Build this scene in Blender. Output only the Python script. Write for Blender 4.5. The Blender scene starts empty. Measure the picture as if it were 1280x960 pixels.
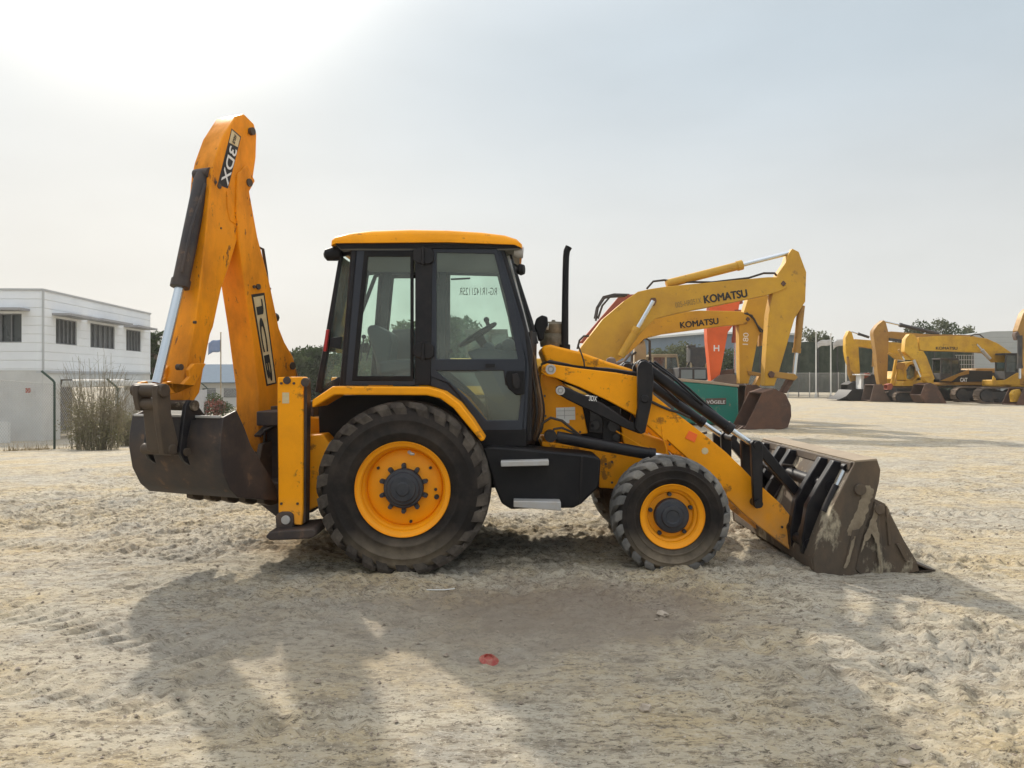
import bpy, bmesh, math, random
import numpy as np
from mathutils import Vector, Matrix
from mathutils.geometry import tessellate_polygon
random.seed(7); RNG = np.random.default_rng(11)
S = bpy.context.scene
# ------------------------------------------------------------------ camera, sky, sun, exposure
H, F, CX, HY = 1.55, 950.0, 640.0, 472.0
cam = bpy.data.cameras.new("camera"); camo = bpy.data.objects.new("camera", cam); S.collection.objects.link(camo)
camo.location = (0, 0, H); camo.rotation_euler = (math.pi/2, 0, 0)
cam.sensor_width = 36; cam.lens = 36*F/1280; cam.shift_y = (HY-480)/1280.0; cam.clip_end = 3000; cam.clip_start = .05
S.camera = camo
SUN = Vector((-0.5, 1.0, 0.82)).normalized()          # towards the sun
elev = math.asin(SUN.z); azim = math.atan2(SUN.x, SUN.y)
W = bpy.data.worlds.new("World"); S.world = W; W.use_nodes = True
nt = W.node_tree; nt.nodes.clear()
def N(nt, t, **k):
    n = nt.nodes.new(t)
    for a, b in k.items(): setattr(n, a, b)
    return n
L = nt.links.new
sky = N(nt, 'ShaderNodeTexSky', sky_type='NISHITA', sun_disc=False)
sky.sun_elevation = elev; sky.sun_rotation = azim; sky.dust_density = 5; sky.air_density = 1.3; sky.ozone_density = 1
tc = N(nt, 'ShaderNodeTexCoord'); sp = N(nt, 'ShaderNodeSeparateXYZ'); L(tc.outputs['Generated'], sp.inputs[0])
ramp = N(nt, 'ShaderNodeValToRGB'); ramp.color_ramp.interpolation = 'EASE'
e = ramp.color_ramp.elements                           # hazy veil: warm white low down, pale grey-blue overhead
e[0].position = 0.0; e[0].color = (5.5, 5.4, 5.1, 1)
e[1].position = .40; e[1].color = (3.85, 4.4, 4.8, 1)
m = ramp.color_ramp.elements.new(.72); m.color = (9.6, 9.8, 10, 1)          # unseen upper sky, brightened to add ambient fill
m = ramp.color_ramp.elements.new(.12); m.color = (5.1, 5.2, 5.15, 1)
L(sp.outputs['Z'], ramp.inputs[0])
nz = N(nt, 'ShaderNodeTexNoise'); nz.inputs['Scale'].default_value = 2.2; nz.inputs['Detail'].default_value = 5
mp = N(nt, 'ShaderNodeMapping'); mp.inputs['Scale'].default_value = (1, 1, 3); L(tc.outputs['Generated'], mp.inputs[0]); L(mp.outputs[0], nz.inputs['Vector'])
mr = N(nt, 'ShaderNodeMapRange'); L(nz.outputs[0], mr.inputs[0]); mr.inputs[1].default_value = .3; mr.inputs[2].default_value = .7; mr.inputs[3].default_value = .93; mr.inputs[4].default_value = 1.07
vm = N(nt, 'ShaderNodeVectorMath', operation='SCALE'); L(ramp.outputs[0], vm.inputs[0]); L(mr.outputs[0], vm.inputs['Scale'])
# brighter aureole round the (hazy) sun
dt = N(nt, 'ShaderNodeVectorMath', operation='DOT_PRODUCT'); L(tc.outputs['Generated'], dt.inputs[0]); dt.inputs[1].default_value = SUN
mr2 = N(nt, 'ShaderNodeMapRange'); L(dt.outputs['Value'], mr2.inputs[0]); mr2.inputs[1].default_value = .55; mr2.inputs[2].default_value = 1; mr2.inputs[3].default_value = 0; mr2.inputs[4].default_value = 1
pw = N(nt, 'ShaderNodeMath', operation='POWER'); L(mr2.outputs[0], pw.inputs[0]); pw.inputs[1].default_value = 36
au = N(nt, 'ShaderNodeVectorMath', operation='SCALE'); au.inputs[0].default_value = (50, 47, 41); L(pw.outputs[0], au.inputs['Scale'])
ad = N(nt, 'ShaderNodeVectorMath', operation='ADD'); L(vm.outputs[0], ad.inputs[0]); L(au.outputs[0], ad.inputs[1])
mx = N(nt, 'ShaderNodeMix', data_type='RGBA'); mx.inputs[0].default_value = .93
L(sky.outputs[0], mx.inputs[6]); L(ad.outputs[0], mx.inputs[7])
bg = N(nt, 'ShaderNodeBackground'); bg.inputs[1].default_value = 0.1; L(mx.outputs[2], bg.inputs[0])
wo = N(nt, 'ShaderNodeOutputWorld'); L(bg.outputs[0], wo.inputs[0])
sl = bpy.data.lights.new("sun", 'SUN'); sl.energy = 3.0; sl.angle = math.radians(1.3); sl.color = (1, .92, .80)
so = bpy.data.objects.new("sun", sl); S.collection.objects.link(so); so.rotation_euler = SUN.to_track_quat('Z', 'Y').to_euler()
S.view_settings.view_transform = 'Standard'; S.view_settings.look = 'None'; S.view_settings.gamma = 1
S.view_settings.exposure = 0.58; S.view_settings.use_curve_mapping = False
S.cycles.max_bounces = 8; S.cycles.transparent_max_bounces = 24

# ------------------------------------------------------------------ picture plane helpers: zoomed photo crops -> photo pixels -> points on real planes
ZM = {'P': (0, 0, 1), 'R1': (150, 130, 3.427), 'R2': (150, 400, 3.311), 'R3': (390, 270, 3.311), 'R4': (380, 480, 3.692), 'R5': (590, 290, 3.554),
      'R6': (600, 500, 3.879), 'R7': (790, 440, 3.2), 'R8': (150, 460, 5.333), 'R9': (1000, 540, 5.05), 'RA': (900, 520, 5.331), 'RB': (660, 440, 6.0),
      'S1': (0, 340, 3.84), 'S2': (700, 290, 3.691), 'S3': (980, 370, 4.267), 'S6': (1030, 380, 6.857), 'S7': (1140, 380, 6.857), 'S8': (800, 400, 6.857), 'SL': (230, 400, 7.385)}
def zz(k, pts):
    a, b, c = ZM[k]
    return [(a+x/c, b+y/c) for x, y in pts]
class Fr:
    "vertical plane family: origin O, horizontal axis U in the plane, stacking axis A"
    def __init__(s, O, U, A): s.O = O; s.U = U; s.A = A
    def sz(s, p, w):
        k = (p[0]-CX)/F; X0 = s.O[0]+s.A[0]*w; Y0 = s.O[1]+s.A[1]*w
        t = (k*Y0-X0)/(s.U[0]-k*s.U[1]); Y = Y0+s.U[1]*t
        return (t, H-(p[1]-HY)/F*Y)
    def wo(s, t, z, w): return Vector((s.O[0]+s.A[0]*w+s.U[0]*t, s.O[1]+s.A[1]*w+s.U[1]*t, z))
    def P(s, p, w, wr=None):
        t, z = s.sz(p, w if wr is None else wr); return s.wo(t, z, w)
FM = Fr((0, 0), (1, 0), (0, 1))                       # machine plane: w is the distance Y
def at(px, py, Y): return Vector(((px-CX)/F*Y, Y, H-(py-HY)/F*Y))

# ------------------------------------------------------------------ mesh collecting
class MB:
    def __init__(s): s.v = []; s.f = []
    def add(s, vs, fs):
        b = len(s.v); s.v += [tuple(v) for v in vs]; s.f += [tuple(b+i for i in f) for f in fs]; return s
    def box(s, x0, x1, y0, y1, z0, z1):
        vs = [(x, y, z) for x in (x0, x1) for y in (y0, y1) for z in (z0, z1)]
        return s.add(vs, [(0, 1, 3, 2), (4, 6, 7, 5), (0, 4, 5, 1), (2, 3, 7, 6), (0, 2, 6, 4), (1, 5, 7, 3)])
    def prism(s, pts, w0, w1, wr=None, fr=None, k='P', holes=(), raw=False):
        fr = fr or FM; wr = w0 if wr is None else wr
        loops = [pts]+list(holes)
        if not raw: loops = [[fr.sz(p, wr) for p in zz(k, l)] for l in loops]
        loops = [[q for i, q in enumerate(l) if (Vector(q)-Vector(l[i-1])).length > 1e-5] for l in loops]
        tri = tessellate_polygon([[Vector((a, b, 0)) for a, b in l] for l in loops]) if len(loops) > 1 or len(loops[0]) > 4 else None
        flat = [q for l in loops for q in l]; n = len(flat)
        vs = [fr.wo(a, b, w0) for a, b in flat]+[fr.wo(a, b, w1) for a, b in flat]
        if tri is None: fs = [tuple(range(n)), tuple(range(2*n-1, n-1, -1))]
        elif len(loops) == 1: fs = [tuple(range(n)), tuple(range(2*n-1, n-1, -1))]
        else: fs = [tuple(t) for t in tri]+[tuple(n+i for i in reversed(t)) for t in tri]
        b = 0
        for l in loops:
            m_ = len(l)
            for i in range(m_):
                j = (i+1) % m_; fs.append((b+i, b+j, n+b+j, n+b+i))
            b += m_
        return s.add(vs, fs)
    def tube(s, pts, r, n=12, cap=True):
        pts = [Vector(p) for p in pts]; m_ = len(pts)
        rs = r if isinstance(r, (list, tuple)) else [r]*m_
        t0 = (pts[1]-pts[0]).normalized(); up = Vector((0, 0, 1)) if abs(t0.z) < .9 else Vector((1, 0, 0))
        a = t0.cross(up).normalized(); vs = []
        for i, p in enumerate(pts):
            t = (pts[min(i+1, m_-1)]-pts[max(i-1, 0)]).normalized(); a = (a-t*a.dot(t)).normalized(); b = t.cross(a)
            for j in range(n):
                q = 2*math.pi*j/n; vs.append(p+(a*math.cos(q)+b*math.sin(q))*rs[i])
        fs = [(i*n+j, i*n+(j+1) % n, (i+1)*n+(j+1) % n, (i+1)*n+j) for i in range(m_-1) for j in range(n)]
        if cap: fs += [tuple(reversed(range(n))), tuple(range((m_-1)*n, m_*n))]
        return s.add(vs, fs)
    def disc(s, c, ax, r, h, n=24):
        c = Vector(c); ax = Vector(ax).normalized(); return s.tube([c, c+ax*h], r, n)
    def lathe(s, c, prof, ax=(0, 1, 0), n=48, closed=False):
        c = Vector(c); ax = Vector(ax).normalized(); u = ax.orthogonal().normalized()
        if abs(ax.y) > .99: u = Vector((1, 0, 0))
        v = ax.cross(u); m_ = len(prof); vs = []
        for r, h in prof:
            for j in range(n):
                q = 2*math.pi*j/n; vs.append(c+ax*h+(u*math.cos(q)+v*math.sin(q))*r)
        fs = [(i*n+j, i*n+(j+1) % n, (i+1)*n+(j+1) % n, (i+1)*n+j) for i in range(m_-1) for j in range(n)]
        if closed: fs += [((m_-1)*n+j, (m_-1)*n+(j+1) % n, (j+1) % n, j) for j in range(n)]
        return s.add(vs, fs)
    def strip(s, pts, th, w0, w1, wr=None, fr=None, k='P'):
        "bent sheet: open polyline in the plane given a thickness"
        fr = fr or FM; wr = w0 if wr is None else wr
        q = [Vector(fr.sz(p, wr)) for p in zz(k, pts)]; n = len(q); off = []
        for i in range(n):
            d = (q[min(i+1, n-1)]-q[max(i-1, 0)]).normalized(); off.append(Vector((-d.y, d.x))*th)
        loop = [tuple(a) for a in q]+[tuple(q[i]+off[i]) for i in range(n-1, -1, -1)]
        vs = []; fs = []
        for w in (w0, w1):
            vs += [fr.wo(a, b, w) for a, b in loop]
        m_ = 2*n
        for i in range(n-1):
            fs.append((i, i+1, m_-2-i, m_-1-i)); fs.append((m_+i, m_+m_-1-i, m_+m_-2-i, m_+i+1))
        for i in range(m_):
            j = (i+1) % m_; fs.append((i, j, m_+j, m_+i))
        return s.add(vs, fs)
    def split(s):
        p = list(range(len(s.v)))
        def f(a):
            while p[a] != a: p[a] = p[p[a]]; a = p[a]
            return a
        for q in s.f:
            for b in q[1:]: p[f(b)] = f(q[0])
        g = {}
        for q in s.f: g.setdefault(f(q[0]), []).append(q)
        out = []
        for fs in g.values():
            ids = sorted({i for q in fs for i in q}); m = {a: b for b, a in enumerate(ids)}; mb = MB(); mb.add([s.v[i] for i in ids], [tuple(m[i] for i in q) for q in fs]); out.append(mb)
        return out
    def sep(s, name, mat, parent=None, **k):
        return [mb.build(name, mat, parent, **k) for mb in s.split()]
    def build(s, name, mat, parent=None, bev=0, smooth=40, fix=True):
        me = bpy.data.meshes.new(name)
        off = Vector((0, 0, 0))
        if parent is not None:
            o = parent
            while o is not None: off += Vector(o.location); o = o.parent
        me.from_pydata([(v[0]-off.x, v[1]-off.y, v[2]-off.z) for v in s.v], [], s.f)
        if fix:
            bm = bmesh.new(); bm.from_mesh(me); bmesh.ops.recalc_face_normals(bm, faces=bm.faces); bm.to_mesh(me); bm.free()
        me.materials.append(mat)
        if smooth:
            me.polygons.foreach_set('use_smooth', [True]*len(me.polygons)); me.set_sharp_from_angle(angle=math.radians(smooth))
        ob = bpy.data.objects.new(name, me); S.collection.objects.link(ob)
        if parent is not None: ob.parent = parent
        if bev:
            b = ob.modifiers.new('bevel', 'BEVEL'); b.width = bev; b.segments = 2; b.limit_method = 'ANGLE'; b.angle_limit = math.radians(35); b.harden_normals = False
        return ob
def tag(o, label=None, cat=None, group=None, kind=None):
    if label: o['label'] = label
    if cat: o['category'] = cat
    if group: o['group'] = group
    if kind: o['kind'] = kind
    return o
def thing(name, label, cat, loc, group=None):
    o = bpy.data.objects.new(name, None); S.collection.objects.link(o); o.location = loc; o.empty_display_size = .2
    return tag(o, label, cat, group)
def copy_tree(o, parent=None):
    c = o.copy(); S.collection.objects.link(c); c.parent = parent
    for ch in list(o.children): copy_tree(ch, c)
    return c
def text(body, p0, p1, size, w, mat, parent, fr=None, name='lettering', off=0.0, mirror=False, bold=0):
    "flat lettering fitted between photo points p0 and p1 on plane w, size = letter height in metres"
    fr = fr or FM
    cu = bpy.data.curves.new('t', 'FONT'); cu.body = body; cu.size = 1; cu.offset = off; cu.extrude = .01
    to = bpy.data.objects.new('t', cu); me = bpy.data.meshes.new_from_object(to); bpy.data.objects.remove(to); bpy.data.curves.remove(cu)
    co = np.array([v.co[:] for v in me.vertices]); lo = co.min(0); hi = co.max(0); ce = (lo+hi)/2
    a = Vector(fr.sz(p0, w)); b = Vector(fr.sz(p1, w)); d = (b-a).normalized(); n = Vector((-d.y, d.x)); c = (a+b)/2
    kx = (b-a).length/(hi[0]-lo[0]); ky = size/(hi[1]-lo[1]); mb = MB(); vs = []
    fs = [tuple(p.vertices) for p in me.polygons]
    for k, (ox, oy) in enumerate([(0, 0)]+[(bold*size*a_, bold*size*b_*.7) for a_, b_ in ((-1, 0), (1, 0), (0, 1), (0, -1))] if bold else [(0, 0)]):
        vs = []
        for v in co:
            q = c+d*((v[0]-ce[0])*kx*(-1 if mirror else 1)+ox)+n*((v[1]-ce[1])*ky+oy); vs.append(fr.wo(q.x, q.y, w-.003-.0015*k-(.0025 if v[2] > 0 else 0)))
        mb.add(vs, fs)
    bpy.data.meshes.remove(me)
    return mb.build(name, mat, parent, smooth=0)

# ------------------------------------------------------------------ materials
def mat(name, col, rough=.5, metal=0, dirt=None, amt=.4, scale=3, bump=.0, bscale=40, dirt2=None, amt2=.2, scale2=14, spec=.5, stretch=(1, 1, 1), var=.12, low=None, t2=.60):
    m_ = bpy.data.materials.new(name); m_.use_nodes = True; t = m_.node_tree; b = t.nodes['Principled BSDF']; l = t.links.new
    b.inputs['Roughness'].default_value = rough; b.inputs['Metallic'].default_value = metal; b.inputs['Specular IOR Level'].default_value = spec
    g = N(t, 'ShaderNodeNewGeometry'); mpp = N(t, 'ShaderNodeMapping'); l(g.outputs['Position'], mpp.inputs[0]); mpp.inputs['Scale'].default_value = stretch
    def noise(sc, det=6, ro=.6):
        n = N(t, 'ShaderNodeTexNoise'); n.inputs['Scale'].default_value = sc; n.inputs['Detail'].default_value = det; n.inputs['Roughness'].default_value = ro; l(mpp.outputs[0], n.inputs['Vector']); return n
    n0 = noise(scale*.6)
    mxx = N(t, 'ShaderNodeMix', data_type='RGBA'); l(n0.outputs[0], mxx.inputs[0])
    mxx.inputs[6].default_value = tuple(c*(1-var) for c in col)+(1,); mxx.inputs[7].default_value = tuple(min(1, c*(1+var)) for c in col)+(1,)
    last = mxx.outputs[2]; rl = None
    def layer(last, c, a, sc, lo, hi):
        n = noise(sc, 8, .68); r = N(t, 'ShaderNodeMapRange'); l(n.outputs[0], r.inputs[0]); r.inputs[1].default_value = lo; r.inputs[2].default_value = hi; r.inputs[3].default_value = 0; r.inputs[4].default_value = a
        x = N(t, 'ShaderNodeMix', data_type='RGBA'); l(r.outputs[0], x.inputs[0]); l(last, x.inputs[6]); x.inputs[7].default_value = c+(1,); return x.outputs[2], r.outputs[0]
    if dirt: last, rl = layer(last, dirt, amt, scale, .42, .68)
    if dirt2: last, _ = layer(last, dirt2, amt2, scale2, t2, t2+.06)
    if low:                                            # dust thrown up on the lowest parts: (colour, height, amount)
        sx = N(t, 'ShaderNodeSeparateXYZ'); l(g.outputs['Position'], sx.inputs[0]); r = N(t, 'ShaderNodeMapRange'); l(sx.outputs['Z'], r.inputs[0])
        r.inputs[1].default_value = low[1]; r.inputs[2].default_value = 0; r.inputs[3].default_value = 0; r.inputs[4].default_value = low[2]
        nn = noise(9, 6); mm = N(t, 'ShaderNodeMath', operation='MULTIPLY'); l(r.outputs[0], mm.inputs[0]); l(nn.outputs[0], mm.inputs[1]); mm2 = N(t, 'ShaderNodeMath', operation='MULTIPLY'); l(mm.outputs[0], mm2.inputs[0]); mm2.inputs[1].default_value = 1.8; mm2.use_clamp = True
        x = N(t, 'ShaderNodeMix', data_type='RGBA'); l(mm2.outputs[0], x.inputs[0]); l(last, x.inputs[6]); x.inputs[7].default_value = low[0]+(1,); last = x.outputs[2]
    l(last, b.inputs['Base Color'])
    if rl is not None:
        r = N(t, 'ShaderNodeMath', operation='MULTIPLY_ADD'); l(rl, r.inputs[0]); r.inputs[1].default_value = .35; r.inputs[2].default_value = rough; r.use_clamp = True; l(r.outputs[0], b.inputs['Roughness'])
    if bump:
        n = noise(bscale, 5); bp = N(t, 'ShaderNodeBump'); bp.inputs['Strength'].default_value = bump; bp.inputs['Distance'].default_value = .02; l(n.outputs[0], bp.inputs['Height']); l(bp.outputs[0], b.inputs['Normal'])
    return m_
DUST = (.42, .34, .24)
M = {}
M['yellow'] = mat('yellow_paint', (.94, .355, .002), .40, spec=.2, dirt=(.62, .24, .01), amt=.5, scale=2.2, dirt2=(.14, .06, .02), amt2=.7, scale2=7, bump=.03, bscale=15, low=(DUST, .6, .5), t2=.585)
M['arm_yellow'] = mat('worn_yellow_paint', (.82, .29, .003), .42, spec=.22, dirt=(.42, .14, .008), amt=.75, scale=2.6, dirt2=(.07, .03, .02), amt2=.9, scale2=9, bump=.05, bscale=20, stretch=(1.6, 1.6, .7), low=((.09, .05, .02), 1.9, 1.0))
M['wheel_yellow'] = mat('wheel_yellow_paint', (.94, .355, .002), .4, spec=.3, dirt=(.6, .24, .02), amt=.3, scale=5)
M['black'] = mat('black_steel_paint', (.006, .006, .009), .36, spec=.28, dirt=(.035, .03, .028), amt=.5, scale=5, bump=.02, bscale=30)
M['matblack'] = mat('matt_black_plastic', (.006, .006, .008), .55, spec=.22, dirt=(.03, .028, .026), amt=.4, scale=4, bump=.05, low=(DUST, .4, .25))
M['frame'] = mat('cab_frame_grey', (.015, .020, .032), .42, spec=.4, dirt=(.035, .042, .055), amt=.4, scale=4)
M['rubber'] = mat('dusty_tyre_rubber', (.016, .0135, .0125), .85, dirt=(.085, .068, .055), amt=.5, scale=4, bump=.25, bscale=30, spec=.25, low=(DUST, .35, .5))
M['rubber_lug'] = mat('dusty_tyre_lugs', (.045, .038, .033), .9, dirt=(.16, .135, .11), amt=.7, scale=5, bump=.3, bscale=30, spec=.2)
M['rubber_grey'] = mat('grey_dusty_lugs', (.11, .108, .104), .9, dirt=(.30, .28, .25), amt=.8, scale=4, bump=.3, bscale=30, spec=.2)
M['hub'] = mat('blue_black_hub', (.018, .022, .032), .5, dirt=(.08, .075, .07), amt=.4, scale=12)
M['brownsteel'] = mat('worn_bucket_steel', (.060, .045, .034), .55, metal=.1, spec=.3, dirt=(.12, .088, .06), amt=.7, scale=3.5, dirt2=(.30, .25, .18), amt2=.6, scale2=5, bump=.12, bscale=18)
M['darksteel'] = mat('dark_bucket_steel', (.035, .030, .031), .5, metal=.1, spec=.35, dirt=(.13, .09, .065), amt=.6, scale=3, bump=.1, bscale=14, dirt2=(.2, .12, .07), amt2=.4, scale2=6)
M['sandsteel'] = mat('muddy_bucket_steel', (.075, .060, .046), .7, spec=.3, t2=.555, dirt=(.15, .108, .072), amt=.9, scale=2.4, dirt2=(.42, .37, .27), amt2=.8, scale2=1.9, bump=.2, bscale=20, stretch=(1.3, 1, .7))
M['dusttop'] = mat('dust_covered_plate', (.42, .33, .24), .8, dirt=(.55, .45, .34), amt=.7, scale=5)
M['chrome'] = mat('chromed_rod', (.62, .66, .70), .22, metal=.85, var=.05)
M['silver'] = mat('dull_silver', (.42, .42, .42), .5, metal=.3, dirt=DUST, amt=.4, scale=9)
M['white'] = mat('white_paint', (.72, .72, .70), .6, dirt=(.45, .42, .38), amt=.3, scale=5)
M['cream'] = mat('faded_cream_sticker', (.60, .50, .30), .6, dirt=(.5, .3, .1), amt=.5, scale=14)
M['ink'] = mat('black_lettering', (.015, .013, .012), .6, var=.02)
M['hose'] = mat('hydraulic_hose', (.022, .018, .016), .6, dirt=(.09, .06, .04), amt=.5, scale=8)
M['brownhose'] = mat('brown_hose', (.13, .07, .035), .6, dirt=(.3, .2, .1), amt=.5, scale=8)
M['orangelamp'] = mat('orange_reflector', (.85, .13, .01), .3)
M['seat'] = mat('seat_vinyl', (.10, .115, .14), .6, var=.2)
M['liner'] = mat('headliner', (.14, .145, .14), .85)
M['grass'] = mat('lamp_glass', (.6, .62, .6), .15)
def glass(name, tint, dust=.08, ior=1.45):
    m_ = bpy.data.materials.new(name); m_.use_nodes = True; t = m_.node_tree; t.nodes.clear(); l = t.links.new
    tr = N(t, 'ShaderNodeBsdfTransparent'); tr.inputs[0].default_value = tint+(1,)
    gl = N(t, 'ShaderNodeBsdfGlossy'); gl.inputs['Roughness'].default_value = .04; gl.inputs[0].default_value = (1, 1, 1, 1)
    df = N(t, 'ShaderNodeBsdfDiffuse'); df.inputs[0].default_value = (.5, .56, .52, 1)
    fr_ = N(t, 'ShaderNodeFresnel'); fr_.inputs[0].default_value = ior
    g = N(t, 'ShaderNodeNewGeometry'); n = N(t, 'ShaderNodeTexNoise'); n.inputs['Scale'].default_value = 3.5; n.inputs['Detail'].default_value = 7; l(g.outputs['Position'], n.inputs['Vector'])
    r = N(t, 'ShaderNodeMapRange'); l(n.outputs[0], r.inputs[0]); r.inputs[1].default_value = .35; r.inputs[2].default_value = .7; r.inputs[3].default_value = dust*.5; r.inputs[4].default_value = dust*1.9
    a = N(t, 'ShaderNodeMixShader'); l(r.outputs[0], a.inputs[0]); l(tr.outputs[0], a.inputs[1]); l(df.outputs[0], a.inputs[2])
    b = N(t, 'ShaderNodeMixShader'); l(fr_.outputs[0], b.inputs[0]); l(a.outputs[0], b.inputs[1]); l(gl.outputs[0], b.inputs[2])
    o = N(t, 'ShaderNodeOutputMaterial'); l(b.outputs[0], o.inputs[0]); return m_
M['glass'] = glass('tinted_cab_glass', (.90, .98, .935), .055)
M['cglass'] = glass('corner_glass', (.90, .97, .93), .06, 1.15)
M['dglass'] = glass('dark_glass', (.35, .42, .42), .1)
# distant machines
M['kyel'] = mat('faded_excavator_yellow', (.55, .295, .014), .55, dirt=(.36, .18, .035), amt=.55, scale=.9, dirt2=(.12, .06, .03), amt2=.6, scale2=3)
M['cyel'] = mat('ochre_excavator_yellow', (.36, .19, .03), .55, dirt=(.20, .10, .035), amt=.6, scale=.8, dirt2=(.1, .06, .03), amt2=.6, scale2=3)
M['byel'] = mat('bright_excavator_yellow', (.60, .34, .018), .5, dirt=(.30, .15, .03), amt=.6, scale=1.1, dirt2=(.1, .06, .03), amt2=.5, scale2=3)
M['orange'] = mat('excavator_orange', (.72, .115, .02), .5, dirt=(.4, .07, .02), amt=.5, scale=.8)
M['redor'] = mat('dull_red_paint', (.32, .075, .04), .6, dirt=(.2, .06, .04), amt=.5, scale=1)
M['rust'] = mat('rusty_bucket', (.075, .042, .030), .75, dirt=(.20, .10, .06), amt=.7, scale=1.3, bump=.2, bscale=8, dirt2=(.3, .22, .15), amt2=.3, scale2=2)
M['rust2'] = mat('grey_rusty_bucket', (.12, .085, .07), .8, dirt=(.22, .15, .11), amt=.6, scale=1.3, bump=.2, bscale=8)
M['teal'] = mat('teal_paint', (.012, .22, .17), .5, dirt=(.06, .2, .15), amt=.4, scale=1.5, dirt2=(.4, .3, .2), amt2=.5, scale2=3)
M['track'] = mat('muddy_track_steel', (.11, .08, .06), .85, dirt=(.24, .19, .14), amt=.7, scale=2, bump=.3, bscale=10)
M['dark'] = mat('dark_machinery', (.035, .035, .038), .7, dirt=(.12, .10, .08), amt=.6, scale=2)
M['alu0'] = mat('dull_window', (.16, .2, .21), .4)
M['tan'] = mat('tan_painted_steel', (.34, .27, .17), .7, dirt=(.2, .14, .08), amt=.5, scale=2)

# ------------------------------------------------------------------ terrain
def sstep(a, b, x):
    t = np.clip((x-a)/(b-a), 0, 1); return t*t*(3-2*t)
def base_z(x, y):
    x = np.asarray(x, float); y = np.asarray(y, float)
    return -1.3*sstep(8, 38, y)*sstep(-4.5, -12, x)
def gz(x, y): return float(base_z(x, y))
def vnoise(x, y, seed):
    r = np.random.default_rng(seed); T = r.random((256, 256))
    xi = np.floor(x).astype(int); yi = np.floor(y).astype(int); fx = x-xi; fy = y-yi; fx = fx*fx*(3-2*fx); fy = fy*fy*(3-2*fy)
    a = T[xi % 256, yi % 256]; b = T[(xi+1) % 256, yi % 256]; c = T[xi % 256, (yi+1) % 256]; d = T[(xi+1) % 256, (yi+1) % 256]
    return (a*(1-fx)+b*fx)*(1-fy)+(c*(1-fx)+d*fx)*fy-.5
def axis(lo, hi, d, far, g=1.06, back=None):
    a = list(np.arange(lo, hi, d)); s = d
    while a[-1] < far: s *= g; a.append(a[-1]+s)
    s = d; b = []
    p = lo; lim = -far if back is None else back
    while p > lim: s *= g; p -= s; b.append(p)
    return np.array(b[::-1]+a)
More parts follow.
